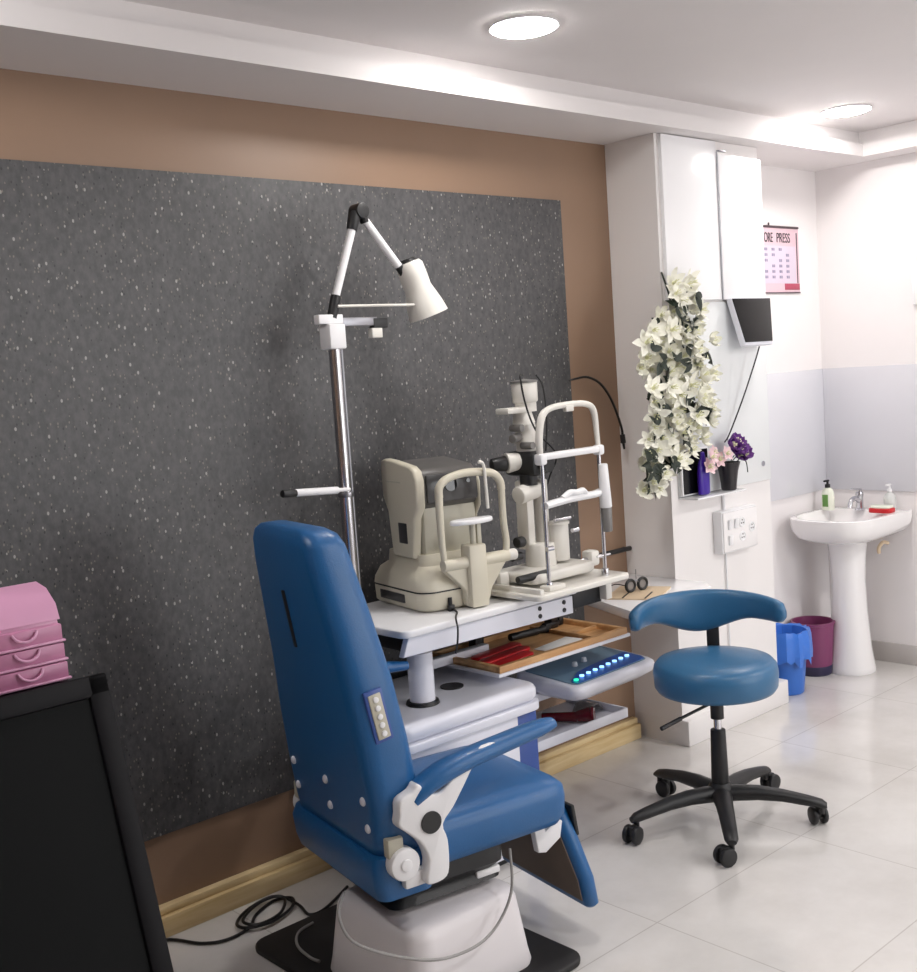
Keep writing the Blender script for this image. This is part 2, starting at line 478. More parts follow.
# switch board with conduit
t = thing('switch_board', 'white wall mounted switch and socket box on the pillar below the glass panel', 'switch box', (4.005, YP, .835))
b = NB(); bxr(b, -.118, .138, -.045, 0, -.088, .088, .005); obj('box', b, M['white'], t)
b = NB(); bxr(b, -.112, .132, -.050, -.045, -.082, .082, .003); obj('cover_plate', b, M['ceramic'], t)
for i, (x, z) in enumerate(((-.07, .03), (-.07, -.035), (-.025, .03))):
    b = NB(); box(b, (x, -.053, z), (.026, .010, .040), .002, RX(7)); obj('rocker_switch', b, M['white'], t)
for i, (x, z) in enumerate(((.02, .03), (.02, -.03), (.09, .0))):
    b = NB(); lathe(b, [(.0, 0), (.022, 0), (.022, .003), (.018, .004), (.017, .002), (.001, .002)], n=20); bmesh.ops.rotate(b, cent=(0, 0, 0), matrix=RX(90), verts=b.verts)
    bmesh.ops.translate(b, vec=(x, -.049, z), verts=b.verts); s = obj('socket', b, M['white'], t)
    b = NB()
    for dx, dz in ((-.007, -.004), (.007, -.004), (0, .009)): cyl(b, (x + dx, -.054, z + dz), (x + dx, -.050, z + dz), .0026, n=8)
    obj('socket_hole', b, M['grey'], s)
b = NB(); cyl(b, (-.045, -.008, .088), (-.045, -.008, .165), .007, n=10); cyl(b, (-.045, -.008, -.73), (-.045, -.008, -.088), .004, n=8); obj('conduit', b, M['white'], t)

# flower vase on the mirror ledge
t = thing('flower_vase', 'black vase of purple and pale pink artificial flowers before the pale glass panel', 'vase', (3.925, YP - .062, 1.012))
b = NB()
lathe(b, [(.028, 0), (.031, .004), (.033, .03), (.040, .08), (.050, .115), (.046, .115), (.037, .08), (.028, .02), (.002, .015)], n=24); obj('vase', b, M['vase'], t)

def petal_bm(b, M4, L, W, curl, mi=0, n=4):
    rows = []
    for i in range(n + 1):
        s = i / n
        wdt = W * math.sin(PI * (0.12 + .88 * s) ** .8) * (1 if i < n else 0) + (.0008 if i == n else 0)
        x = L * s * math.cos(curl * s); z = L * s * math.sin(curl * s) - L * .25 * s * s * s
        rows.append([b.verts.new(M4 @ Vector((x, y, z + zz))) for y, zz in ((-wdt / 2, .12 * wdt), (0, -.10 * wdt), (wdt / 2, .12 * wdt))])
    for i in range(n):
        for j in range(2):
            f = b.faces.new((rows[i][j], rows[i][j + 1], rows[i + 1][j + 1], rows[i + 1][j])); f.material_index = mi

def flower_mesh(name, L, W, np, curl, mats, seed, center=True):
    rnd = random.Random(seed); b = NB()
    for k in range(np):
        a = 2 * PI * k / np + rnd.uniform(-.15, .15)
        petal_bm(b, Matrix.Rotation(a, 4, 'Z') @ Matrix.Translation((.004, 0, 0)), L * rnd.uniform(.85, 1.1), W * rnd.uniform(.85, 1.1), curl + rnd.uniform(-.2, .2))
    if center:
        for k in range(5):
            a = 2 * PI * k / 5; cyl(b, (0, 0, 0), (.010 * math.cos(a), .010 * math.sin(a), L * .45), .0013, .0022, n=5, mi=1)
        cyl(b, (0, 0, -.012), (0, 0, .006), .003, .008, n=8, mi=1)
    me = bpy.data.meshes.new(name)
    for f in b.faces: f.smooth = True
    b.to_mesh(me); b.free()
    for m in mats: me.materials.append(m)
    return me

def put(me, name, parent, p, d, s=1.0, spin=0.0):
    o = bpy.data.objects.new(name, me); COL.objects.link(o); o.parent = parent
    d = Vector(d).normalized()
    q = d.to_track_quat('Z', 'Y')
    o.matrix_local = Matrix.Translation(p) @ q.to_matrix().to_4x4() @ Matrix.Rotation(spin, 4, 'Z') @ Matrix.Scale(s, 4)
    return o
pm = [flower_mesh('purple_bloom_mesh%d' % k, .050, .034, 9, .9, [M['purple'], M['throat']], 50 + k) for k in range(2)]
rnd = random.Random(3)
for k in range(13):
    a = rnd.uniform(0, 2 * PI); rad = rnd.uniform(0, .035)
    p = Vector((.045 + rad * 1.5 * math.cos(a), -.015 + rad * math.sin(a) * .6, .150 + rnd.uniform(-.025, .05)))
    put(pm[k % 2], 'purple_flower', t, p, (p.x - .04, -.6 + p.y, .5 + rnd.uniform(-.3, .4)), rnd.uniform(.75, 1.05), rnd.uniform(0, 6))
pk = flower_mesh('pink_bloom_mesh', .040, .026, 6, .5, [M['petalpink'], M['throat']], 70)
for k, p in enumerate(((-.09, -.02, .135), (-.145, -.01, .11), (-.055, -.035, .155), (-.11, -.01, .165), (-.15, -.03, .15))):
    put(pk, 'pink_flower', t, p, (-.3 + .1 * k, -1, .35), rnd.uniform(.8, 1.1), rnd.uniform(0, 6))
b = NB()
for x in (-.12, -.07, .03, .06): tube(b, [(.0, 0, .05), (x * .3, -.005, .11), (x, -.012, .14)], .002, n=6)
tube(b, [(.03, 0, .09), (.08, -.01, .125), (.115, -.01, .105), (.125, -.01, .06)], .0025, n=6)
obj('stem', b, M['leaf'], t)

# added dark glass panel, with a purple solid in place of a reflection
t = thing('stand_in_panel', 'small dark glossy framed panel added for a dark area low on the pillar, left of the vase', 'picture', (3.745, YP - .012, 1.014))
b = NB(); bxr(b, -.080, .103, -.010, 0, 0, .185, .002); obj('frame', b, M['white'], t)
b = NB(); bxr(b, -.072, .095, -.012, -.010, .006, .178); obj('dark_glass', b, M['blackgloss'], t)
t = thing('purple_reflection', 'deep purple shape standing in for a reflection before the dark panel on the pillar', 'bottle', (3.775, YP - .046, 1.012))
b = NB(); lathe(b, [(.020, 0), (.023, .003), (.024, .09), (.020, .12), (.010, .15), (.007, .17), (.001, .172)], n=22, sy=.7, sx=1.5); obj('bottle_body', b, M['reflpurple'], t)
# the cascade of white lilies
t = thing('lily_garland', 'long hanging garland of white artificial lilies with dark leaves on the pillar corner', 'flowers', (3.56, -.262, 1.90))
lm = [flower_mesh('lily_bloom_mesh%d' % k, .068, .031, 6, .55 + .2 * k, [M['petal'], M['throat']], 90 + k) for k in range(4)]
def leaf_mesh(seed):
    b = NB(); petal_bm(b, Matrix.Identity(4), .085, .042, .25, n=5)
    petal_bm(b, Matrix.Rotation(1.1, 4, 'Z'), .06, .032, .1, n=4)
    me = bpy.data.meshes.new('lily_leaf_mesh')
    for f in b.faces: f.smooth = True
    b.to_mesh(me); b.free(); me.materials.append(M['leaf']); return me
lf = [leaf_mesh(1), leaf_mesh(2)]
shape = [(1.865, 3.575, 3.73), (1.79, 3.545, 3.765), (1.71, 3.49, 3.79), (1.66, 3.39, 3.81), (1.53, 3.375, 3.835), (1.34, 3.38, 3.80), (1.22, 3.38, 3.76), (1.15, 3.37, 3.55), (1.07, 3.355, 3.47)]
def span(z):
    for i in range(len(shape) - 1):
        z1, l1, r1 = shape[i]; z0, l0, r0 = shape[i + 1]
        if z0 <= z <= z1:
            f = (z - z0) / (z1 - z0); return l0 + (l1 - l0) * f, r0 + (r1 - r0) * f
    return shape[-1][1:]
pts = []; tries = 0
rnd = random.Random(11)
while len(pts) < 98 and tries < 12000:
    tries += 1
    z = rnd.uniform(1.075, 1.865); l, r_ = span(z)
    if rnd.random() > (r_ - l) / .42: continue
    x = rnd.uniform(l + .015, r_ - .015); y = -rnd.uniform(.285, .345)
    if all((x - q[0]) ** 2 + (z - q[2]) ** 2 > .045 ** 2 for q in pts): pts.append((x, y, z))
O = Vector((3.56, -.262, 1.90))
for k, p in enumerate(pts):
    v = Vector(p) - O
    cxm = sum(span(p[2])) / 2
    put(lm[k % 4], 'lily_flower', t, v, ((p[0] - cxm) * 3 + rnd.uniform(-.5, .3), -1, rnd.uniform(-.25, .55)), rnd.uniform(.8, 1.12), rnd.uniform(0, 6))
for k in range(70):
    z = rnd.uniform(1.07, 1.83); l, r_ = span(z)
    x = rnd.uniform(l + .01, r_ - .02)
    put(lf[k % 2], 'lily_leaf', t, Vector((x, -rnd.uniform(.315, .36), z)) - O, (rnd.uniform(-.6, .6), -1, rnd.uniform(-.2, .6)), rnd.uniform(.6, .95), rnd.uniform(0, 6))
b = NB(); tube(b, [(.06, .012, .0), (.07, -.02, -.15), (.03, -.02, -.40), (.05, -.02, -.60), (-.08, -.02, -.72), (-.14, -.02, -.82)], .004, n=6)
tube(b, [(.05, -.02, -.2), (-.06, -.02, -.25), (-.10, -.02, -.4)], .003, n=6)
tube(b, [(.07, -.02, -.2), (.16, -.02, -.35), (.15, -.02, -.5)], .003, n=6)
obj('stem', b, M['leaf'], t)

# ---------------------------------------------------------------- calendar
t = thing('wall_calendar', 'pink printed wall calendar hanging in the alcove right of the cupboard', 'calendar', (4.80, 0, 2.145))
b = NB(); bxr(b, -.23, .236, -.004, -.001, -.305, 0); obj('sheet', b, M['calpink'], t)
b = NB(); bxr(b, -.205, .205, -.0048, -.004, -.262, -.085); obj('date_table', b, M['calpale'], t)
b = NB(); cyl(b, (-.23, -.006, .004), (.230, -.006, .004), .0055, n=10); cyl(b, (-.02, -.004, .005), (-.02, -.004, .022), .004, n=8); obj('hanger_bar', b, M['calbar'], t)
for wd, xr in (('LORE', .010), ('PRESS', .160)):
    tx = text_obj('title_lettering', wd, .064, M['calink'], t, (xr, -.0052, -.068), (R(90), 0, 0), 'RIGHT'); tx.scale = (.62 if wd == 'LORE' else .74, 1, 1)
b = NB()
n = 0
for c in range(6):
    for r_ in range(6):
        n += 1
        if (c + r_) % 7 == 5: continue
        x = -.19 + c * .062; z = -.108 - r_ * .026
        text_obj
        bxr(b, x, x + .012, -.0056, -.0048, z, z + .013)
        bxr(b, x + .016, x + .024, -.0056, -.0048, z, z + .013)
obj('date_numbers', b, M['calgrey'], t)
b = NB(); bxr(b, .10, .232, -.006, -.004, -.292, -.262, .001); obj('red_label', b, M['calred'], t)
b = NB(); bxr(b, -.23, .236, -.007, -.003, -.309, -.303, .001); bxr(b, .214, .221, -.0055, -.004, -.26, -.02); obj('edge_strip', b, M['calbar'], t)

# white dispenser on the right wall, cut by the frame
t = thing('wall_switch_plate', 'white wall fitting at the right edge above the sink', 'wall fitting', (XC, -.56, 1.82))
b = NB(); bxr(b, -.022, 0, -.09, .075, -.085, .075, .006); obj('plate', b, M['white'], t)
b = NB(); bxr(b, -.030, -.022, -.05, .03, -.05, .04, .004); obj('rocker_switch', b, M['ceramic'], t)

# ---------------------------------------------------------------- sink
t = thing('pedestal_sink', 'white ceramic pedestal washbasin in the room corner', 'sink', (XC, -.235, 0))
def dshape(w, d, k=1.0, n=28, x0=-.004):
    """outline of a D basin, back on x=0, front towards -x"""
    pts = [(x0, -w / 2)]
    pts = [(x0, w / 2)]
    for i in range(n + 1):
        a = PI * i / n
        e = .62
        x = -(d - .16) - .16 * 0 - (0) 
        cx_ = math.sin(a); sy = math.cos(a)
        px = -(d * .42 + d * .58 * (abs(cx_) ** e)) if i not in (0, n) else -(d * .42)
        py = w / 2 * (1 if sy >= 0 else -1) * abs(sy) ** e
        pts.append((px, py))
    pts.append((x0, -w / 2))
    return pts
def ring(w, d, z, sh=0): return [Vector((x - sh if x < -.01 else x, y, z)) for x, y in dshape(w, d)]
RIMZ = .765
b = NB()
def ins_ring(f, z, dx=0.0, cx=-.27):
    return [Vector((cx + (x - cx) * f + dx, y * f, z)) for x, y in dshape(.435, .505)]
outer = [(.48, .640, .02), (.70, .650, .01), (.88, .672, 0), (.965, .705, 0), (.99, .738, 0), (.99, RIMZ - .002, 0), (.975, RIMZ, 0)]
rings = [ins_ring(f, z, dx) for f, z, dx in outer]
# clamp the back of the lower rings to the wall
for rg in rings:
    for v in rg: v.x = min(v.x, -.002)
inn = []
def bowl(f, z):
    out = []
    for x, y in dshape(.435, .505):
        out.append(Vector((-.285 + (x + .27) * f * .80, y * f * .86, z)))
    return out
rings += [bowl(1.0, RIMZ), bowl(.96, RIMZ - .012), bowl(.85, RIMZ - .05), bowl(.6, RIMZ - .09), bowl(.25, RIMZ - .105)]
loft(b, rings)
obj('basin', b, M['ceramic'], t, ang=50)
b = NB()
lathe(b, [(.113, 0), (.116, .006), (.112, .03), (.098, .12), (.083, .30), (.078, .45), (.083, .56), (.092, .63), (.10, .665)], c=(-.235, 0, 0), n=36, sy=1.0)
obj('pedestal', b, M['ceramic'], t)
b = NB()
lathe(b, [(.016, 0), (.018, .001), (.018, .004), (.004, .005)], c=(-.285, 0, RIMZ - .106), n=16); obj('drain', b, M['chrome'], t)
b = NB(); tube(b, [(-.03, -.10, .60), (-.08, -.10, .61), (-.10, -.09, .585), (-.09, -.085, .56)], .009, n=8); obj('waste_pipe', b, M['beige'], t)
# tap
tp = thing('tap', 'chrome pillar tap on the washbasin deck', 'tap', (XC - .085, -.225, RIMZ))
b = NB(); lathe(b, [(.024, 0), (.024, .004), (.018, .010), (.017, .06), (.020, .075), (.018, .088), (.004, .092)], n=20); obj('body', b, M['chrome'], tp)
b = NB(); tube(b, [(-.005, 0, .045), (-.05, 0, .062), (-.085, 0, .050), (-.098, 0, .022)], [.013, .012, .011, .011], n=12); obj('spout', b, M['chrome'], tp)
b = NB(); cyl(b, (0, 0, .09), (0, 0, .100), .012, n=16); box(b, (-.03, 0, .105), (.085, .016, .009), .003, RY(6)); obj('lever', b, M['chrome'], tp)
# hand wash bottle
t = thing('hand_wash_bottle', 'white and green hand wash pump bottle on the basin, left of the tap', 'bottle', (XC - .135, -.085, RIMZ))
def oval_lathe(b, prof, sy=.55, **k): return lathe(b, prof, sx=sy, sy=1.0, n=28, **k)
b = NB(); oval_lathe(b, [(.030, 0), (.033, .004), (.034, .05), (.032, .085), (.024, .105), (.012, .112), (.011, .12)], sy=.6); obj('bottle_body', b, M['soapbody'], t)
b = NB(); box(b, (-.0195, .004, .048), (.006, .030, .060), .002); obj('label', b, M['soaplabel'], t)
b = NB(); lathe(b, [(.013, .112), (.013, .128), (.006, .130), (.006, .142)], n=14); box(b, (-.010, 0, .146), (.040, .013, .009), .003); obj('pump', b, M['blackplastic'], t)
# red dish with clear dispenser
t = thing('soap_dish', 'red and white soap dish on the basin, right of the tap', 'soap dish', (XC - .13, -.362, RIMZ))
b = NB(); prism(b, rr(.075, .115, .025), 0, .022, r=.005); obj('tray', b, M['red'], t)
b = NB(); prism(b, rr(.068, .10, .022), .022, .034, r=.004); obj('soap_bar', b, M['soapbody'], t)
t = thing('liquid_soap_bottle', 'small clear pump bottle standing behind the red soap dish', 'bottle', (XC - .055, -.365, RIMZ))
b = NB(); lathe(b, [(.026, 0), (.028, .004), (.028, .06), (.022, .078), (.010, .086), (.010, .094)], n=22); obj('bottle_body', b, M['milky'], t)
b = NB(); lathe(b, [(.012, .092), (.012, .104), (.005, .106), (.005, .122)], n=14); box(b, (-.012, 0, .125), (.042, .012, .008), .003); obj('pump', b, M['white'], t)

# bins
def rimmed_bin(name, label, loc, r0, r1, h, m, base=None):
    t = thing(name, label, 'bin', loc)
    b = NB(); lathe(b, [(r0 * .2, .0), (r0 - .004, 0), (r0, .004), (r1, h - .012), (r1 + .006, h - .010), (r1 + .006, h), (r1 - .004, h), (r0 - .006, .012), (.01, .010)], n=36)
    obj('bucket', b, m, t)
    return t
t = rimmed_bin('waste_bin', 'blue plastic waste bin with a blue bag liner beside the pillar', (4.505, -.172, 0), .080, .105, .285, M['bluebin'])
b = NB(); rnd = random.Random(5); n = 40
jit = [rnd.uniform(-1, 1) for _ in range(n)]
def wob(r, z, a, zz=0): return [Vector(((r + a * jit[k] * .5 + a * math.sin(k * 1.9)) * math.cos(2 * PI * k / n), (r + a * jit[k] * .5 + a * math.sin(k * 1.9)) * math.sin(2 * PI * k / n), z + zz * jit[(k * 7) % n])) for k in range(n)]
loft(b, [wob(.117, .150, .006, .022), wob(.121, .19, .004, .01), wob(.118, .27, .003), wob(.112, .295, .003, .006), wob(.098, .29, .003), wob(.088, .2, .004)], cap=False)
obj('bag_liner', b, M['bluebag'], t)
t = thing('waste_bin', 'maroon waste bin with a dark base between blue bin and sink pedestal', 'bin', (4.85, -.115, 0))
b = NB(); lathe(b, [(.03, .0), (.080, 0), (.084, .006), (.086, .045), (.082, .048)], n=36); obj('base_band', b, M['navy'], t)
b = NB(); lathe(b, [(.084, .044), (.087, .055), (.098, .245), (.104, .247), (.104, .258), (.094, .258), (.08, .06), (.01, .055)], n=36); obj('bucket', b, M['maroon'], t)

# ---------------------------------------------------------------- refraction unit
U = thing('refraction_unit', 'white and blue ophthalmic instrument stand with table, tray and control console along the wall', 'instrument stand', (2.25, -.29, 0))
def ux(v): return (v[0] - 2.25, v[1] + .29, v[2])
def ub(b, x0, x1, y0, y1, z0, z1, bev=0, **k): return bxr(b, x0 - 2.25, x1 - 2.25, y0 + .29, y1 + .29, z0, z1, bev, **k)
b = NB(); ub(b, 1.98, 2.455, -.49, -.06, .03, .478, .008); obj('cabinet_body', b, M['unitwhite'], U)
b = NB(); ub(b, 2.456, 2.545, -.483, -.06, .03, .477, .006); obj('side_panel', b, M['bluepanel'], U, label='blue side panel')
b = NB(); ub(b, 2.115, 2.50, -.46, -.08, 0, .03, .003); obj('plinth', b, M['blackplastic'], U)
b = NB()
o_ = rr(.60, .47, .05, 6, 2.25 - 2.25 + .01, -.275 + .29)
prism(b, o_, .478, .505, r=.004); prism(b, rr(.59, .46, .05, 6, .01, .015), .505, .562, r=.024, seg=5)
obj('lid', b, M['unitwhite'], U, ang=50)
b = NB(); cyl(b, ux((2.475, -.494, .41)), ux((2.475, -.478, .41)), .004, n=10); obj('screw', b, M['blackplastic'], U)
b = NB(); lathe(b, [(.050, .560), (.053, .563), (.050, .572), (.038, .574)], c=ux((2.175, -.36, 0)), n=28, cap=False); obj('column_ring', b, M['blackplastic'], U)
b = NB(); cyl(b, ux((2.175, -.36, .55)), ux((2.175, -.36, .725)), .040, n=32); obj('column', b, M['unitwhite'], U)
b = NB(); cyl(b, ux((2.175, -.36, .725)), ux((2.175, -.36, .750)), .042, n=32, bev=.002); obj('collar', b, M['steel'], U)
b = NB(); cyl(b, ux((2.35, -.30, .560)), ux((2.35, -.30, .566)), .038, n=28); obj('hole_cover', b, M['blackplastic'], U)
# table: underframe with white front panel and a thin top
b = NB(); ub(b, 2.05, 2.74, -.46, -.10, .762, .80, .004); obj('underframe', b, M['blackplastic'], U)
b = NB()
prism(b, [(2.012 - 2.25, .758), (2.745 - 2.25, .748), (2.745 - 2.25, .806), (2.035 - 2.25, .812)], -.486 + .29, -.462 + .29, axis='y', r=.003); obj('front_panel', b, M['unitwhite'], U)
for x, z in ((2.585, .794), (2.585, .769), (2.70, .793), (2.70, .767)):
    b = NB(); cyl(b, ux((x, -.489, z)), ux((x, -.485, z)), .0075, n=16); obj('bolt', b, M['blackplastic'], U)
b = NB(); prism(b, rr(.76, .44, .03, 5, 2.385 - 2.25, -.285 + .29), .815, .838, r=.005); obj('table_top', b, M['white'], U)
b = NB(); ub(b, 2.765, 2.91, -.47, -.10, .755, .828, .005); obj('slide_rail_housing', b, M['blackplastic'], U)
b = NB(); ub(b, 2.90, 2.93, -.50, -.44, .765, .838, .003); obj('end_bracket', b, M['offwhite'], U)
# tray under the table
tr = NB(); ub(tr, 2.44, 3.10, -.43, -.07, .588, .600, .003)
tray = obj('accessory_tray', tr, M['unitwhite'], U)
b = NB()
ub(b, 2.450, 3.09, -.424, -.405, .600, .622, .002); ub(b, 2.450, 3.09, -.095, -.078, .600, .622, .002)
ub(b, 2.450, 2.467, -.405, -.095, .600, .622, .002); ub(b, 3.07, 3.09, -.405, -.095, .600, .622, .002); ub(b, 2.93, 2.945, -.405, -.095, .600, .618, .002)
ub(b, 2.450, 3.09, -.424, -.078, .600, .604)
ub(b, 2.945, 3.07, -.30, -.285, .604, .618, .002)
obj('wooden_liner', b, M['traywood'], tray)
b = NB(); ub(b, 2.30, 2.62, -.20, -.165, .600, .632, .004); obj('tray_arm', b, M['unitwhite'], U)
b = NB(); ub(b, 2.36, 3.02, -.155, -.115, .66, .70, .004); ub(b, 2.985, 3.02, -.155, -.115, .60, .70, .004); ub(b, 2.60, 2.64, -.155, -.115, .60, .70, .004); ub(b, 2.60, 2.64, -.155, -.115, .69, .765, .004); obj('tray_bracket', b, M['blackplastic'], U)
# console
con = bpy.data.objects.new('console', None)
cm = Matrix.Rotation(R(6), 4, 'Z')
def cpt(x, y, z):
    v = Matrix.Rotation(R(3), 3, 'Z') @ Vector((x, y, 0)); return Vector((3.015 - 2.25 + v.x * .93, -.285 + .29 + v.y * .92, z + .008))
def cring(w, h, rad, z0, tiltz=0.0): return [cpt(x, y, z0 + tiltz * (y + .16)) for x, y in rr(w, h, rad, 5)]
b = NB(); loft(b, [cring(.44, .26, .05, .405), cring(.50, .32, .05, .425), cring(.515, .335, .05, .445), cring(.51, .33, .05, .456, .05), cring(.49, .31, .045, .462, .07)]); 
cb = obj('console', b, M['unitwhite'], U, ang=50)
b = NB(); loft(b, [cring(.455, .27, .03, .4635, .07), cring(.450, .265, .03, .466, .07)]); obj('console_face', b, M['consoleteal'], cb)
b = NB()
def cpoly(pts, dz): return [cpt(x, y, .466 + .07 * (y + .16) + dz) for x, y in pts]
pl = [(-.215, -.130), (.205, -.130), (.222, -.105), (.222, -.02), (.12, -.022), (.0, -.03), (-.11, -.045), (-.17, -.075), (-.215, -.10)]
loft(b, [cpoly(pl, 0), cpoly(pl, .0025)]); obj('blue_keypad', b, M['consoleblue'], cb)
for k in range(8):
    x = -.145 + k * .046; p = cpt(x, -.095 + .004 * k, .4705 + .07 * .07)
    b = NB(); cyl(b, p, p + Vector((0, 0, .005)), .0085, n=12); obj('lit_button', b, M['btnblue'], cb)
p = cpt(-.195, -.108, .4705 + .07 * .05)
b = NB(); cyl(b, p, p + Vector((0, 0, .004)), .0085, n=12); obj('lit_green_button', b, M['btngreen'], cb)
for x, y in ((-.055, .012), (.015, .022)):
    p = cpt(x, y, .466 + .07 * (y + .16)); b = NB(); cyl(b, p, p + Vector((0, 0, .016)), .011, .009, n=16, bev=.002); obj('knob', b, M['white'], cb)
b = NB(); ub(b, 2.52, 2.90, -.26, -.22, .395, .425, .003); obj('console_arm', b, M['unitwhite'], U)
# low shelf
b = NB(); ub(b, 2.535, 3.155, -.345, -.05, .262, .270, .002); ub(b, 2.60, 3.155, -.353, -.343, .262, .298, .003); ub(b, 3.145, 3.155, -.345, -.05, .262, .298, .002)
obj('low_shelf', b, M['unitwhite'], U)

# things in the tray
tag_o = None
def flipper(label, x, y, rz, L=.19):
    t = thing('lens_holder', label, 'lens holder', (x, y, .604), R(rz), 'red lens holders in the tray')
    b = NB(); prism(b, rr(L, .052, .024, 6), 0, .012, r=.003); obj('handle', b, M['red'], t)
    return t
flipper('red lens holder lying in the wooden tray, nearest its left front edge', 2.575, -.360, 10, .20)
flipper('red lens holder in the wooden tray, middle of the three red ones', 2.60, -.296, 6, .24)
flipper('red lens holder in the wooden tray, farthest back of the three red ones', 2.62, -.235, 6, .24)
t = thing('paper_card', 'long white card lying in the wooden tray right of the red holders', 'card', (2.815, -.335, .6045), R(8))
b = NB(); bxr(b, -.092, .105, -.038, .034, 0, .003, .001); obj('card', b, M['paper'], t)
t = thing('ophthalmoscope', 'black handheld scope lying at the back right of the wooden tray', 'instrument', (2.86, -.17, .6045), R(-6))
b = NB(); cyl(b, (-.10, 0, .014), (.03, 0, .014), .0135, n=16, bev=.003); obj('handle', b, M['blackplastic'], t)
b = NB(); cyl(b, (.03, 0, .014), (.06, 0, .016), .010, .015, n=16); box(b, (.076, 0, .018), (.034, .028, .034), .006); obj('head', b, M['blackplastic'], t)
t = thing('retinoscope', 'second black handheld scope, at the right end of the wooden tray', 'instrument', (3.0, -.145, .6045), R(10))
b = NB(); cyl(b, (-.07, 0, .013), (.03, 0, .013), .013, n=16, bev=.003); obj('handle', b, M['blackplastic'], t)
b = NB(); box(b, (.045, 0, .017), (.030, .024, .032), .005); obj('head', b, M['blackplastic'], t)
# torch and clear cup on the low shelf
t = thing('torch', 'dark red torch with a striped white front lying on the low shelf', 'torch', (2.965, -.245, .270), R(-52))
b = NB(); cyl(b, (-.11, 0, .022), (.02, 0, .022), .016, .018, n=20, bev=.003); obj('handle', b, M['darkred'], t)
b = NB(); cyl(b, (.02, 0, .024), (.07, 0, .030), .019, .029, n=28); cyl(b, (.07, 0, .030), (.082, 0, .030), .030, n=28, bev=.002); obj('head', b, M['darkred'], t)
b = NB(); cyl(b, (.081, 0, .030), (.084, 0, .030), .023, n=24); obj('lens', b, M['paper'], t)
b = NB()
for s in (-1, 0, 1): box(b, (.0845, s * .012, .030), (.002, .0045, .036), 0, RX(25))
obj('stripe', b, M['darkred'], t)
t = thing('eye_shield', 'curved smoky clear plastic shield lying on the low shelf right of the torch', 'shield', (3.085, -.215, .270), R(10))
b = NB()
loft(b, [[Vector((-.05 + .10 * k / 8, yy, .006 + h * math.sin(PI * k / 8))) for k in range(9)] for yy, h in ((-.035, .034), (0, .040), (.035, .034))], closed=False, cap=False)
loft(b, [[Vector((-.048 + .096 * k / 8, yy, .003 + h * math.sin(PI * k / 8))) for k in range(9)] for yy, h in ((-.035, .033), (0, .039), (.035, .033))], closed=False, cap=False)
obj('shell', b, M['clear'], t)
b = NB(); tube(b, [(-.05, -.036, .006), (-.02, -.036, .034), (.02, -.036, .034), (.05, -.036, .006)], .0025, n=6); tube(b, [(-.05, .036, .006), (-.02, .036, .034), (.02, .036, .034), (.05, .036, .006)], .0025, n=6); obj('rim', b, M['grey'], t)

# side counter against the pillar
t = thing('side_counter', 'white side counter fixed between the brown wall and the pillar', 'counter', (3.40, -.22, .69))
cp = [(3.24, -.048), (3.075, -.47), (3.60, -.43), (3.615, -.28), (3.585, -.05)]
cp = [(3.235, -.012), (3.06, -.475), (3.56, -.455), (3.617, -.39), (3.617, -.012)]
b = NB(); prism(b, [(x - 3.40, y + .22) for x, y in cp], -.034, 0, r=.003); obj('top', b, M['doorw'], t)
t = thing('wooden_board', 'thin beige board lying on the white side counter under the trial frame', 'board', (3.315, -.30, .69), R(25))
b = NB(); bxr(b, -.115, .115, -.10, .10, 0, .006, .001); obj('board', b, M['beige'], t)
b = NB(); bxr(b, -.112, .0, -.055, -.050, .006, .008); bxr(b, -.112, .0, .03, .035, .006, .008); obj('groove', b, M['blackplastic'], t)
t = thing('trial_frame', 'dark round trial lens frame standing on the beige board', 'trial frame', (3.325, -.285, .696), R(-10))
for s in (-1, 1):
    b = NB(); tube(b, [(s * .030 + .021 * math.cos(a), 0, .026 + .021 * math.sin(a)) for a in [2 * PI * k / 12 for k in range(12)]], .0062, n=8, sub=3, closed=True); r_ = obj('lens_ring', b, M['blackplastic'], t)
    b = NB(); cyl(b, (s * .030, -.002, .026), (s * .030, .002, .026), .018, n=24); obj('lens', b, M['clear'], r_)
    b = NB(); tube(b, [(s * .055, 0, .03), (s * .060, .05, .03), (s * .058, .10, .012)], .002, n=6); obj('temple_arm', b, M['blackplastic'], t)
b = NB(); tube(b, [(-.012, 0, .03), (0, 0, .042), (.012, 0, .03)], .004, n=8); cyl(b, (0, 0, .04), (0, 0, .085), .0016, n=6); obj('bridge', b, M['steel'], t)

# ---------------------------------------------------------------- autorefractor
A = thing('autorefractor', 'cream tabletop eye refractometer with chin rest, on the left of the instrument table', 'eye instrument', (2.350, -.236, .838), R(-10))
AX, AY = .135, .178
def rring(w, d, z, rad=.03, cx=0, cy=0): return [Vector((x, y, z)) for x, y in rr(w, d, rad, 5, cx, cy)]
b = NB(); loft(b, [rring(.250, .335, .004, .05), rring(.268, .352, .012, .055), rring(.272, .356, .062, .055)]); base = obj('base', b, M['cream'], A, ang=50)
b = NB(); loft(b, [rring(.276, .360, .062, .055), rring(.276, .360, .066, .055)]); obj('base_seam', b, M['blackplastic'], base)
b = NB(); loft(b, [rring(.272, .356, .066, .055), rring(.268, .35, .085, .055), rring(.235, .31, .118, .05, 0, .005), rring(.185, .255, .135, .04, 0, .01), rring(.175, .24, .17, .03, 0, .01)]); obj('base_cover', b, M['cream'], A, ang=50)
b = NB(); bxr(b, -.1375, -.132, -.06, .10, .022, .050, .004); obj('side_vent', b, M['darkgrey'], base)
b = NB(); cyl(b, (-.045, -.181, .0), (-.045, -.181, .042), .007, n=10); box(b, (-.045, -.186, .01), (.022, .012, .02), .003); obj('cable_plug', b, M['blackplastic'], base)
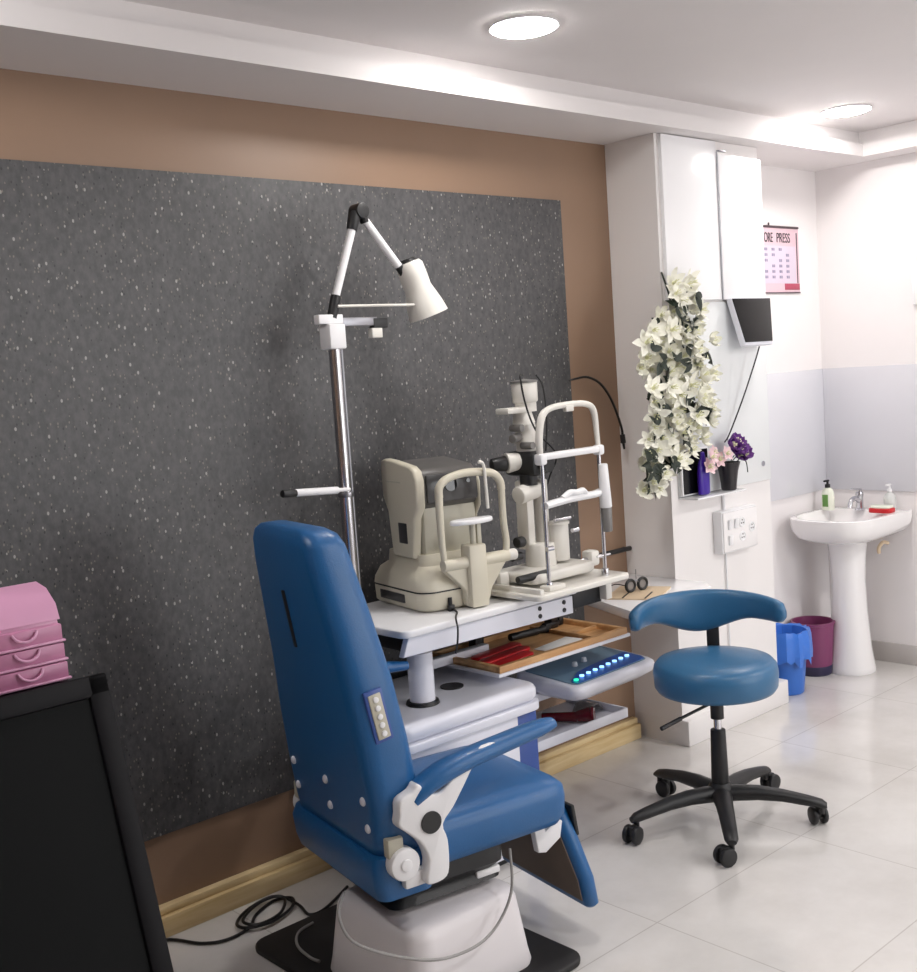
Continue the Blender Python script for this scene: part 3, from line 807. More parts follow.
# measuring head: cream body, dark visor, cream side panels
b = NB(); bxr(b, -.070, .128, -.098, .06, .160, .318, .012); head = obj('head_body', b, M['creamd'], A)
side = [(-.075, .160), (-.095, .285), (-.122, .32), (-.126, .405), (-.114, .436), (-.09, .450), (.02, .466), (.070, .470), (.090, .464), (.095, .448), (.092, .35), (.065, .30), (.052, .18), (.045, .160)]
side = side[::-1]
for s, xa in ((-1, -.106), (1, .128)):
    b = NB(); prism(b, side if s < 0 else [(y_ * .9, .16 + (z_ - .16) * .90) for y_, z_ in side], xa, xa + (.034 if s < 0 else .014), axis='x', r=.008); sp = obj('side_panel', b, M['cream'], A, ang=50)
    if s < 0:
        b = NB(); bxr(b, -.1075, -.105, -.052, .0, .205, .270, .002); obj('vent_grille', b, M['darkgrey'], sp)
        b = NB(); bxr(b, -.1072, -.105, -.03, .055, .396, .401, .001); obj('seam', b, M['creamd'], sp)
visor = [(-.098, .315), (-.118, .34), (-.112, .42), (-.085, .440), (.07, .458), (.075, .30), (.0, .30)]
b = NB(); prism(b, visor, -.074, .128, axis='x', r=.006); obj('visor', b, M['midgrey'], A, ang=50)
b = NB(); bxr(b, -.065, .120, -.124, -.114, .332, .420, .003); obj('front_window', b, M['darkgrey'], A)
b = NB(); cyl(b, (.020, -.130, .385), (.020, -.122, .385), .022, n=28); obj('measuring_lens', b, M['glass'], A)
b = NB(); cyl(b, (.085, -.128, .390), (.085, -.122, .390), .007, n=14); obj('sensor', b, M['glass'], A)
# chin rest frame
hy = -.200
xl, xr_, xm = -.068, .160, .040
b = NB(); tube(b, [(xl + .006, hy, .13), (xl - .002, hy, .20), (xl - .004, hy, .30), (xl - .002, hy, .365)], [.009, .010, .012, .012], n=12)
tube(b, [(xr_, hy, .145), (xr_ + .006, hy, .19), (xr_, hy, .26), (xr_, hy, .365)], [.010, .011, .011, .011], n=12)
tube(b, [(xl - .002, hy, .355), (xl + .002, hy, .388), (xl + .035, hy, .412), (xm, hy, .422), (xr_ - .035, hy, .412), (xr_ - .005, hy, .385), (xr_, hy, .355)], .0125, n=12)
obj('forehead_frame', b, M['cream'], A)
b = NB(); tube(b, [(.072, hy - .014, .452), (.088, hy - .016, .440), (.092, hy - .016, .37), (.094, hy - .016, .305)], .0055, n=8); obj('forehead_pad', b, M['offwhite'], A)
b = NB(); cyl(b, (xl - .006, hy, .146), (xr_ + .008, hy, .146), .019, n=24, bev=.003); obj('cross_bar', b, M['cream'], A)
b = NB()
prism(b, [(xl - .002, .132), (xl + .03, .100), (xl + .07, .060), (xl + .075, .012), (xm + .045, .012), (xm + .060, .055), (xr_ - .025, .100), (xr_ + .004, .135)], hy - .006, hy + .030, axis='y', r=.005); obj('lower_yoke', b, M['cream'], A)
b = NB(); bxr(b, xm - .030, xm + .034, hy - .026, hy + .030, .004, .200, .008); obj('chin_column', b, M['cream'], A)
b = NB(); cyl(b, (xm + .002, hy, .20), (xm + .002, hy, .262), .010, n=14); obj('chin_post', b, M['creamd'], A)
b = NB(); bxr(b, xm + .014, xm + .030, hy - .008, hy + .008, .195, .262, .003); obj('guide_post', b, M['creamd'], A)
b = NB()
o_ = [(-.078, -.010), (-.05, -.030), (0, -.038), (.05, -.030), (.082, -.012), (.078, .012), (.04, .026), (0, .022), (-.04, .026), (-.074, .010)]
o_ = [(p.x, p.y) for p in [Vector((v.x, v.y)) for v in spline([(x, y, 0) for x, y in o_], 3, True)]]
prism(b, [(x * .92 + xm - .004, y + hy) for x, y in o_], .264, .280, r=.006); obj('chin_cup', b, M['white'], A)
b = NB(); cyl(b, (xr_ + .006, hy, .146), (xr_ + .038, hy, .146), .018, n=24, bev=.004); obj('height_knob', b, M['offwhite'], A)
b = NB()
tube(b, [(-.045, -.186, .008), (-.05, -.225, .004), (-.085, -.275, .005), (-.108, -.312, .002), (-.114, -.328, -.02), (-.118, -.328, -.06), (-.122, -.32, -.095)], .003, n=8)
obj('power_cord', b, M['cable'], A)

# ---------------------------------------------------------------- slit lamp
S = thing('slit_lamp', 'white slit lamp microscope with chrome head rest, on the right end of the instrument table', 'slit lamp', (2.70, -.42, .838))
b = NB(); prism(b, rr(.45, .30, .03, 5, -.01, -.035), .010, .028, r=.004)
bxr(b, -.20, .10, -.10, .08, 0, .010)
bxr(b, -.218, -.200, -.175, .10, .020, .045, .004); plate = obj('base_plate', b, M['offwhite'], S)
b = NB(); prism(b, rr(.30, .20, .03, 5, -.01, .0), .040, .075, r=.012); obj('sliding_base', b, M['offwhite'], S)
b = NB(); cyl(b, (-.225, .03, .052), (.32, .03, .052), .0075, n=14); obj('axle', b, M['chrome'], S)
for x in (-.19, .255):
    b = NB(); bxr(b, x - .022, x + .022, .005, .055, .028, .082, .010); obj('axle_cover', b, M['offwhite'], S)
b = NB(); cyl(b, (-.215, -.075, .066), (-.085, -.085, .070), .0125, n=18, bev=.003); obj('joystick_grip', b, M['blackplastic'], S)
b = NB(); bxr(b, -.165, -.09, -.165, -.12, .028, .045, .004); obj('grip_bracket', b, M['offwhite'], S)
b = NB(); cyl(b, (-.005, .02, .072), (-.005, .02, .150), .052, .048, n=32, bev=.006); obj('pedestal', b, M['offwhite'], S)
b = NB(); cyl(b, (.055, -.01, .085), (.055, -.01, .205), .034, n=28, bev=.004); cyl(b, (.055, -.01, .205), (.055, -.01, .213), .038, n=28); obj('pivot_drum', b, M['offwhite'], S)
b = NB(); cyl(b, (.018, -.03, .222), (.095, -.03, .222), .006, n=12); cyl(b, (.085, -.045, .180), (.115, -.045, .180), .007, n=12); obj('drum_lever', b, M['chrome'], S)
b = NB(); bxr(b, -.055, -.020, .02, .075, .13, .36, .008); bxr(b, .0, .028, .0, .045, .13, .36, .006); obj('support_arm', b, M['offwhite'], S)
b = NB(); cyl(b, (-.085, .03, .315), (.02, .03, .330), .030, n=24, bev=.006); obj('microscope_joint', b, M['offwhite'], S)
b = NB(); cyl(b, (-.115, .02, .165), (-.085, .02, .165), .018, n=20, bev=.003); cyl(b, (-.14, .02, .12), (-.10, .02, .12), .014, n=16); obj('focus_knob', b, M['blackplastic'], S)
b = NB(); bxr(b, -.055, .028, -.02, .12, .375, .455, .016); cyl(b, (-.01, -.05, .41), (-.01, -.01, .41), .024, n=20); cyl(b, (-.03, .03, .345), (-.03, .03, .38), .03, n=20); obj('microscope_body', b, M['blackplastic'], S)
b = NB()
cyl(b, (-.085, .075, .422), (-.03, .050, .425), .034, .026, n=24, bev=.004); obj('eyepiece_housing', b, M['offwhite'], S)
b = NB(); cyl(b, (-.134, .094, .420), (-.086, .076, .421), .021, .026, n=22, bev=.003); obj('eyepiece', b, M['blackplastic'], S)
# lamp tower
b = NB(); cyl(b, (.0, .06, .448), (.0, .06, .545), .034, .034, n=26, bev=.003); cyl(b, (-.005, .06, .545), (-.01, .06, .585), .038, .030, n=26); obj('illumination_tower', b, M['offwhite'], S)
b = NB(); bxr(b, -.105, .01, .03, .09, .583, .602, .004); obj('filter_shelf', b, M['offwhite'], S)
b = NB(); cyl(b, (-.075, .05, .50), (-.03, .06, .505), .015, n=16, bev=.003); cyl(b, (-.055, .02, .535), (-.055, .07, .535), .012, n=16); cyl(b, (-.03, .0, .475), (-.03, .05, .475), .012, n=14); obj('filter_knob', b, M['grey'], S)
b = NB(); cyl(b, (.008, .06, .585), (.008, .06, .615), .036, n=28); cyl(b, (.008, .06, .615), (.006, .06, .682), .042, .044, n=28, bev=.005); obj('lamp_housing', b, M['offwhite'], S)
b = NB(); lathe(b, [(.040, 0), (.046, .0), (.046, .006), (.002, .012)], c=(.006, .06, .681), n=28); obj('housing_cap', b, M['grey'], S)
b = NB(); tube(b, [(-.03, .03, .706), (-.055, .015, .70), (-.048, .005, .61), (-.01, .0, .52), (.045, -.03, .44), (.06, .02, .36), (.05, .06, .25)], .0032, n=8)
tube(b, [(.035, .03, .705), (.055, .02, .66), (.052, .01, .55), (.05, .02, .45)], .003, n=8); obj('lamp_cord', b, M['cable'], S)
# head rest
fy = -.135
for x, h0 in ((-.136, .30), (.136, .30)):
    b = NB(); cyl(b, (x, fy, .018), (x, fy, .445), .0065, n=14); cyl(b, (x, fy, .014), (x, fy, .052), .0125, n=18, bev=.002); obj('chrome_upright', b, M['chrome'], S)
b = NB(); tube(b, [(-.138, fy, .43), (-.142, fy, .50), (-.125, fy, .57), (-.085, fy, .597), (0, fy, .604), (.085, fy, .600), (.122, fy, .575), (.132, fy, .50), (.136, fy, .445)], [.0085, .012, .012, .010, .010, .010, .011, .009, .008], n=14); bxr(b, -.02, .016, fy - .012, fy + .004, .582, .602, .003); obj('head_arch', b, M['offwhite'], S)
b = NB(); bxr(b, -.150, .148, fy - .014, fy + .012, .438, .460, .007); box(b, (-.14, fy, .442), (.03, .034, .036), .008); box(b, (.136, fy, .446), (.028, .034, .034), .008); obj('forehead_bar', b, M['white'], S)
b = NB(); 
tube(b, [(-.14, fy - .004, .296), (-.09, fy - .006, .300), (-.03, fy - .008, .304), (.0, fy - .008, .304), (.05, fy - .006, .304), (.10, fy - .004, .304), (.136, fy, .308)], .017, n=12, flat=(1.0, .72)); obj('chin_bar', b, M['white'], S)
b = NB(); tube(b, [(-.06, fy - .01, .310), (-.03, fy - .015, .325), (0, fy - .018, .322), (.03, fy - .015, .325), (.05, fy - .01, .312)], .010, n=10); obj('chin_rest', b, M['white'], S)
b = NB(); cyl(b, (.140, fy - .016, .255), (.136, fy - .016, .40), .020, .015, n=20, bev=.003); g = obj('grip_handle', b, M['white'], S)
b = NB(); cyl(b, (.142, fy - .016, .175), (.140, fy - .016, .255), .016, .0185, n=20, bev=.003); obj('grip_sleeve', b, M['grey'], g)
b = NB(); cyl(b, (-.150, fy - .012, .16), (-.122, fy - .012, .16), .008, n=12); cyl(b, (.10, fy, .095), (.165, fy, .095), .004, n=8); obj('clamp_screw', b, M['chrome'], S)

# ---------------------------------------------------------------- gooseneck + black rod on the wall
t = thing('gooseneck_arm', 'thin black curved gooseneck arm springing from the brown wall', 'gooseneck', (3.345, -.002, 1.508))
b = NB(); tube(b, [(-.03, 0, -.004), (.0, -.02, .003), (.06, -.03, .005), (.125, -.04, -.028), (.175, -.05, -.10), (.215, -.055, -.20), (.222, -.055, -.245)], [.003, .004, .005, .005, .005, .005, .005], n=8); obj('flexible_neck', b, M['cable'], t)
b = NB(); cyl(b, (.221, -.055, -.235), (.224, -.055, -.270), .0105, .011, n=14, bev=.002); cyl(b, (.224, -.055, -.27), (.228, -.055, -.295), .006, .004, n=10); obj('tip', b, M['blackplastic'], t)
t = thing('wall_rod', 'short thick black rod on the brown wall just above the side counter', 'rod', (3.51, -.03, .80))
b = NB(); cyl(b, (-.10, 0, 0), (.10, 0, 0), .010, n=16, bev=.002); obj('rod', b, M['blackplastic'], t)
b = NB(); cyl(b, (-.07, 0, 0), (-.07, .03, 0), .005, n=10); cyl(b, (.09, 0, 0), (.09, .03, 0), .005, n=10); obj('mount', b, M['blackplastic'], t)
b = NB(); cyl(b, (-.20, 0, -.012), (-.10, 0, 0), .004, n=10); obj('thin_end', b, M['steel'], t)

# ---------------------------------------------------------------- examination lamp on its pole
L = thing('examination_lamp', 'chrome pole with white jointed reading lamp rising behind the blue chair', 'lamp', (2.062, -.20, .555))
def lz(z): return z - .555
b = NB(); lathe(b, [(.045, 0), (.045, .004), (.03, .012), (.02, .016)], n=24); obj('pole_foot', b, M['steel'], L)
b = NB(); cyl(b, (0, 0, 0), (0, 0, lz(1.21)), .020, n=24); cyl(b, (0, 0, lz(1.21)), (0, 0, lz(1.70)), .0185, n=24); obj('pole', b, M['chrome'], L)
b = NB(); cyl(b, (.024, .0, 0), (.024, .0, lz(1.68)), .006, n=12); obj('side_rod', b, M['steel'], L)
b = NB(); cyl(b, (0, 0, lz(1.212)), (0, 0, lz(1.228)), .025, n=24, bev=.003); obj('pole_clamp', b, M['steel'], L)
b = NB(); cyl(b, (0, -.02, lz(1.236)), (-.05, -.03, lz(1.24)), .006, n=12); cyl(b, (-.05, -.03, lz(1.24)), (-.215, -.045, lz(1.252)), .011, n=16, bev=.003); hd = obj('handle', b, M['white'], L)
b = NB(); cyl(b, (-.212, -.045, lz(1.251)), (-.262, -.05, lz(1.255)), .0115, n=16, bev=.003); obj('handle_tip', b, M['blackplastic'], hd)
b = NB(); bxr(b, -.032, .028, -.028, .028, lz(1.662), lz(1.737), .005); obj('head_block', b, M['white'], L)
b = NB(); bxr(b, -.058, .032, -.014, .014, lz(1.738), lz(1.766), .003); obj('cross_bar', b, M['white'], L)
b = NB(); bxr(b, .032, .165, -.011, .011, lz(1.730), lz(1.756), .002); gb = obj('cross_bar_extension', b, M['steel'], L)
b = NB(); bxr(b, .150, .205, -.013, .013, lz(1.722), lz(1.752), .002); obj('end_cap', b, M['blackplastic'], gb)
b = NB(); bxr(b, .142, .182, -.012, .012, lz(1.692), lz(1.722), .002); obj('switch', b, M['offwhite'], gb)
def seg(p0, p1, r, nm, m, ends=True):
    b = NB(); cyl(b, (p0[0] - 2.062, 0, lz(p0[1])), (p1[0] - 2.062, 0, lz(p1[1])), r, n=16); return obj(nm, b, m, L)
seg((2.062, 1.755), (2.083, 1.822), .016, 'lower_joint', M['blackplastic'])
seg((2.080, 1.815), (2.168, 2.035), .0125, 'lower_arm', M['white'])
b = NB(); cyl(b, (2.162 - 2.062, 0, lz(2.02)), (2.180 - 2.062, 0, lz(2.075)), .017, .021, n=16, bev=.003); cyl(b, (2.205 - 2.062, 0, lz(2.07)), (2.215 - 2.062, 0, lz(2.045)), .017, .014, n=16)
cyl(b, (2.195 - 2.062, -.024, lz(2.078)), (2.195 - 2.062, .024, lz(2.078)), .024, n=24, bev=.003); obj('elbow', b, M['blackplastic'], L)
seg((2.207, 2.062), (2.345, 1.905), .0125, 'upper_arm', M['white'])
seg((2.338, 1.915), (2.365, 1.880), .014, 'head_joint', M['blackplastic'])
# shade: axis from (2.385,1.925) to (2.455,1.745)
p0 = Vector((2.378 - 2.062, -.0, lz(1.926))); p1 = Vector((2.432 - 2.062, -.02, lz(1.755))); ax = (p1 - p0); Ls = ax.length; ax.normalize(); u, v = frame(ax)
prof = [(0, .012), (0, .036), (.012, .044), (.05, .045), (.085, .044), (.115, .052), (.145, .060), (Ls, .066), (Ls, .063), (.14, .055), (.09, .038), (.02, .030), (.018, .004)]
b = NB(); loft(b, [[p0 + ax * h + (u * math.cos(2 * PI * k / 32) + v * math.sin(2 * PI * k / 32)) * r for k in range(32)] for h, r in prof]); sh = obj('lamp_shade', b, M['offwhite'], L, ang=50)
b = NB(); cyl(b, p0 - ax * .012, p0 + ax * .004, .022, .034, n=20); obj('shade_cap', b, M['blackplastic'], sh)
b = NB(); ball(b, p0 + ax * .11, .024); obj('bulb', b, M['white'], sh)
b = NB(); cyl(b, (.012, -.018, lz(1.79)), (.36, -.03, lz(1.79)), .0042, n=8); obj('balance_rod', b, M['offwhite'], L)

# ---------------------------------------------------------------- examination chair
CH = thing('examination_chair', 'blue padded ophthalmic examination chair with white base, facing the instrument table', 'chair', (1.84, -.70, 0), R(-10))
def cr(cx, cy, w, d, z, rad, n=6): return [Vector((x, y, z)) for x, y in rr(w, d, rad, n, cx, cy)]
# floor plate and housing stand square to the room: undo the seat's swivel
Q = Matrix.Rotation(R(10), 4, 'Z')
def sq(b): bmesh.ops.transform(b, matrix=Q, verts=b.verts); return b
b = NB(); prism(b, rr(.565, .765, .05, 6, -.02, .028), 0, .020, r=.006); sq(b); obj('floor_plate', b, M['blackmat'], CH)
b = NB(); bx0, by0 = -.045, -.075
loft(b, [cr(bx0, by0, .40, .40, .020, .05), cr(bx0, by0, .405, .405, .030, .05), cr(bx0, by0, .395, .395, .06, .05), cr(bx0, by0, .365, .365, .20, .055), cr(bx0, by0, .35, .35, .222, .055), cr(bx0, by0, .32, .32, .232, .05), cr(bx0, by0, .27, .27, .236, .04)]); sq(b); obj('base_housing', b, M['base'], CH, ang=50)
b = NB(); loft(b, [cr(-.02, 0, .26, .30, .235, .03), cr(-.02, 0, .33, .38, .255, .03), cr(-.02, .0, .30, .35, .275, .03), cr(-.02, .0, .34, .40, .30, .03), cr(-.02, 0, .34, .40, .345, .03)]); obj('bellows', b, M['blackplastic'], CH)
b = NB()
def cushion(b, o, z0, z1, r, crown=0.0, seg=6):
    prism(b, o, z0, z1, r=r, seg=seg)
seat = []
for (w0, w1, f, z, rad) in ((.40, .37, .325, .340, .04), (.44, .42, .345, .350, .05), (.465, .45, .36, .375, .06), (.47, .455, .362, .42, .06), (.465, .45, .358, .448, .06), (.44, .42, .338, .466, .055), (.36, .34, .29, .476, .05), (.2, .18, .18, .480, .03)):
    back = -.20 * (f / .35)
    pts = []
    n = 7
    for (sx, sy, a0, wid) in ((1, 1, 0, w1), (-1, 1, 90, w0), (-1, -1, 180, w0), (1, -1, 270, w1)):
        cxp = f - rad if sx > 0 else back + rad
        cyp = sy * (wid / 2 - rad)
        for k in range(n): 
            a = R(a0 + 90 * k / (n - 1)); pts.append(Vector((cxp + rad * math.cos(a), cyp + rad * math.sin(a), z)))
    seat.append(pts)
loft(b, seat); obj('seat', b, M['blue'], CH, ang=60)
b = NB(); ball(b, (.24, .03, .4735), .006, (1, 1, .5), 10); obj('upholstery_button', b, M['unitwhite'], CH)
# backrest
b = NB(); rings = []
prof = [(.415, .44, .10, -.232), (.425, .49, .125, -.236), (.46, .515, .135, -.239), (.56, .525, .140, -.250), (.70, .510, .140, -.267), (.85, .475, .135, -.283), (1.0, .430, .128, -.306), (1.12, .392, .118, -.324), (1.18, .368, .110, -.330), (1.206, .335, .095, -.328), (1.220, .27, .07, -.322), (1.226, .18, .04, -.315)]
for z, wd, th, xb in prof:
    rings.append(cr(xb + th / 2, 0, th, wd, z, min(.045, th * .35), 5))
loft(b, rings); bk = obj('backrest', b, M['blue'], CH, ang=60)
b = NB(); box(b, (-.304, .020, .985), (.008, .015, .150), .002, RY(-8.7)); obj('slot', b, M['blackplastic'], bk)
b = NB()
for y in (.185, .0, -.185):
    for z in (.505, .575):
        pass
for y in (.195, .0, -.205):
    for z, dx in ((.492, -.001), (.562, -.009)):
        bb = NB(); ball(bb, (-.243 + dx, y, z), .0115, (.6, 1, 1), 12); obj('button', bb, M['unitwhite'], bk)
b.free()
# control keypad on the near side of the backrest
def onside(x, z): return -( .5 * (.525 if z < .56 else .525 - (z - .56) * .17)) - .001
kx, kz = -.215, .775
b = NB(); box(b, (kx, -.2465, kz), (.050, .012, .128), .004, RX(-4.5) @ RY(-9)); kp = obj('keypad', b, M['bluepanel'], bk)
b = NB(); box(b, (kx, -.2535, kz), (.034, .006, .110), .003, RX(-4.5) @ RY(-9)); kf = obj('keypad_face', b, M['creamd'], kp)
for k in range(5):
    d = (2 - k) * .0205; z = kz + d; x = kx - d * .158; y = -.2555 + d * .078
    bb = NB(); cyl(bb, (x, y, z), (x, y - .005, z), .0072, n=14, bev=.001); obj('key', bb, M['white'], kp)
# rear shell under the backrest
b = NB(); loft(b, [cr(-.15, 0, .12, .44, .303, .03), cr(-.165, 0, .15, .49, .315, .03), cr(-.17, 0, .16, .50, .35, .03), cr(-.175, 0, .16, .505, .40, .03), cr(-.175, 0, .14, .50, .425, .03)]); obj('rear_shell', b, M['blue'], CH, ang=50)
# near bracket (white casting) with pivot
br_o = [(-.205, .542), (-.200, .575), (-.165, .590), (-.149, .605), (-.125, .580), (-.095, .568), (-.065, .585), (-.03, .618), (.02, .648), (.075, .655), (.07, .645), (.015, .615), (-.022, .568), (-.055, .525), (-.088, .490), (-.078, .45), (-.078, .39), (-.088, .358), (-.125, .350), (-.145, .36), (-.135, .41), (-.150, .455), (-.180, .488), (-.208, .515)]
br_o = [(p.x, p.y) for p in [Vector((v.x, v.y)) for v in spline([(x, y, 0) for x, y in br_o], 3, True)]]
for s in (-1, 1):
    ya, yb = (-.300, -.262) if s < 0 else (.262, .300)
    b = NB(); prism(b, br_o, ya, yb, axis='y', r=.006); bk2 = obj('arm_bracket', b, M['white'], CH, ang=50)
    yo = ya - .002 if s < 0 else yb - .002
    b = NB(); cyl(b, (-.123, yo - .003, .505), (-.123, yo + .007, .505), .027, n=28); obj('pivot_cap', b, M['blackplastic'], bk2)
    b = NB(); cyl(b, (-.190, s * .250, .412), (-.190, s * .286, .412), .040, n=30, bev=.006); cyl(b, (-.190, s * .280, .412), (-.190, s * .291, .412), .015, n=20, bev=.002); obj('recline_joint', b, M['white'], CH)
    b = NB(); bxr(b, -.19, -.10, min(s * .250, s * .275), max(s * .250, s * .275), .345, .385, .006); obj('joint_link', b, M['white'], CH)
    b = NB(); bxr(b, -.228, -.185, min(s * .245, s * .272), max(s * .245, s * .272), .43, .478, .005); obj('hinge_tab', b, M['creamd'], CH)
# near armrest, low; far armrest swung up behind the backrest
b = NB(); tube(b, [(-.158, -.270, .560), (-.125, -.272, .584), (-.075, -.275, .606), (.0, -.277, .624), (.12, -.277, .640), (.22, -.276, .651), (.270, -.275, .655)], [.034, .040, .042, .040, .037, .034, .022], n=18, flat=(.95, .62)); obj('armrest', b, M['blue'], CH, ang=60)
b = NB(); tube(b, [(-.15, .275, .575), (-.13, .277, .64), (-.09, .28, .70), (.02, .275, .735), (.155, .265, .728)], [.034, .038, .034, .030, .018], n=18, flat=(.8, .7)); obj('armrest', b, M['blue'], CH, ang=60)
# leg rest with white brackets
b = NB(); 
def lr(ly0, ly1, z, x, th, rad=.03): return [Vector((x + a, y, z)) for a, y in rr(th, ly1 - ly0, min(rad, th * .45), 4, 0, (ly0 + ly1) / 2)]
loft(b, [lr(-.215, .19, .088, .415, .030), lr(-.225, .20, .098, .414, .048), lr(-.220, .195, .17, .405, .05), lr(-.175, .155, .30, .384, .05), lr(-.155, .135, .35, .376, .05), lr(-.145, .125, .365, .374, .03)]); lg = obj('leg_rest', b, M['blue'], CH, ang=60)
b = NB()
def lq(z, x, a, c_): return [Vector((x, y, z)) for y in (a, c_)] + [Vector((x - .003, y, z)) for y in (c_, a)]
loft(b, [lq(.110, .388, -.205, .18), lq(.17, .380, -.20, .175), lq(.30, .358, -.155, .135), lq(.345, .350, -.14, .12)]); obj('leg_rest_back', b, M['sole'], lg)
b = NB(); box(b, (.402, -.150, .325), (.012, .05, .09), .004, RY(-8)); obj('corner_guard', b, M['blackplastic'], lg)
for y in (-.16, .14):
    b = NB(); prism(b, [(.262, .355), (.300, .355), (.302, .320), (.345, .345), (.360, .335), (.350, .29), (.30, .262), (.275, .268)], y - .012, y + .012, axis='y', r=.003); obj('leg_rest_bracket', b, M['white'], CH)
b = NB(); bxr(b, .075, .135, -.19, -.145, .300, .345, .004); bxr(b, .068, .140, -.185, -.145, .262, .282, .004); cyl(b, (.10, -.165, .27), (.10, -.165, .33), .010, n=10); obj('seat_bracket', b, M['white'], CH)
# loop of grey cable hanging before the base
ci = Matrix.Rotation(R(10), 4, 'Z')
def wl(x, y, z):
    v = ci @ Vector((x - 1.84, y + .70, z)); return v
cab = [(1.66, -.93, .36), (1.44, -.985, .40), (1.33, -1.0, .40), (1.42, -1.0, .31), (1.55, -1.0, .235), (1.70, -1.0, .185), (1.83, -1.0, .20), (1.90, -.995, .28), (1.93, -.97, .36)]
cab = [(1.52, -.80, .33), (1.46, -.86, .31), (1.46, -.93, .265), (1.60, -.985, .19), (1.72, -1.0, .165), (1.82, -1.0, .18), (1.895, -.995, .25), (1.915, -.98, .355)]
b = NB(); tube(b, [wl(*p) for p in cab], .0038, n=8); obj('looped_cable', b, M['cableg'], CH)

# cables on the floor
b = NB(); tube(b, [(1.28, -.06, .006), (1.40, -.06, .006), (1.46, -.16, .006), (1.52, -.20, .006), (1.60, -.19, .006), (1.66, -.135, .006), (1.745, -.10, .006), (1.79, -.13, .008), (1.75, -.19, .012), (1.66, -.225, .014), (1.59, -.20, .014), (1.585, -.15, .012), (1.65, -.10, .012), (1.74, -.085, .014), (1.765, -.13, .016), (1.70, -.205, .018), (1.62, -.215, .018), (1.60, -.16, .018), (1.68, -.105, .019), (1.755, -.11, .02), (1.775, -.19, .010), (1.765, -.26, .006), (1.82, -.265, .006), (1.95, -.20, .006)], .0048, n=8)
tag(obj('power_cable', b, M['cable']), 'black power cable coiled on the floor beside the skirting board', 'cable')
b = NB(); tube(b, [(1.72, -.345, .026), (1.66, -.36, .026), (1.615, -.42, .026), (1.60, -.50, .026), (1.60, -.545, .030)], .0042, n=8)
tag(obj('signal_cable', b, M['cableg']), 'short grey cable lying on the black floor plate of the chair', 'cable')

# ---------------------------------------------------------------- stool
ST = thing('rolling_stool', 'blue round rolling stool with curved backrest and black five star base', 'stool', (3.08, -.80, 0))
b = NB(); lathe(b, [(.02, .455), (.17, .456), (.193, .461), (.202, .475), (.205, .520), (.201, .545), (.188, .560), (.13, .568), (.01, .570)], n=48); obj('seat', b, M['blue_stool'], ST, ang=60)
b = NB(); prism(b, rr(.16, .16, .02), .438, .457, r=.002); obj('seat_plate', b, M['blackplastic'], ST)
b = NB(); cyl(b, (0, 0, .36), (0, 0, .436), .022, n=20); obj('lift_head', b, M['blackplastic'], ST)
b = NB(); cyl(b, (0, 0, .32), (0, 0, .36), .013, n=18); obj('gas_lift', b, M['chrome'], ST)
b = NB(); cyl(b, (0, 0, .11), (0, 0, .322), .030, .025, n=22, bev=.003); obj('column_cover', b, M['blackplastic'], ST)
b = NB(); tube(b, [(.0, .0, .420), (-.13, .015, .405), (-.25, .035, .385)], .0052, n=8); tube(b, [(-.17, .022, .398), (-.255, .036, .384)], .0075, n=8); obj('height_lever', b, M['blackplastic'], ST)
# five star base
for k, a in enumerate((157, 77, 6, -59, -140)):
    c_, s_ = math.cos(R(a)), math.sin(R(a))
    def pol(r, z, w=0): return Vector((r * c_ - w * s_, r * s_ + w * c_, z))
    rings = []
    for r, z, w, h in ((.01, .100, .036, .055), (.05, .104, .034, .055), (.12, .107, .029, .050), (.20, .101, .026, .042), (.28, .087, .024, .036), (.325, .078, .022, .030), (.340, .072, .015, .018)):
        rings.append([pol(r, z + h / 2 * math.sin(t_) * 1.0, w * math.cos(t_)) for t_ in [2 * PI * q / 14 for q in range(14)]])
    b = NB(); loft(b, rings); leg = obj('leg', b, M['blackplastic'], ST, ang=50)
    ca = (R(188), R(-92), R(-5), R(57), R(161))[k]
    cx_, sx_ = math.cos(ca), math.sin(ca)
    b = NB(); cyl(b, pol(.322, .045), pol(.322, .080), .010, n=12)
    ctr = pol(.322, .0) + Vector((cx_ * .026, sx_ * .026, .030))
    ax_ = Vector((-sx_, cx_, 0))
    box(b, ctr + Vector((0, 0, .012)), (.034, .020, .036), .006, Matrix.Rotation(ca, 3, 'Z')); cst = obj('caster', b, M['blackplastic'], leg)
    for sd in (-1, 1):
        b = NB(); cyl(b, ctr + ax_ * (sd * .009), ctr + ax_ * (sd * .026), .030, n=26, bev=.006); obj('wheel', b, M['blackplastic'], cst)
b = NB(); lathe(b, [(.02, .078), (.042, .082), (.046, .10), (.042, .122), (.032, .14), (.02, .142)], n=26); obj('hub', b, M['blackplastic'], ST)
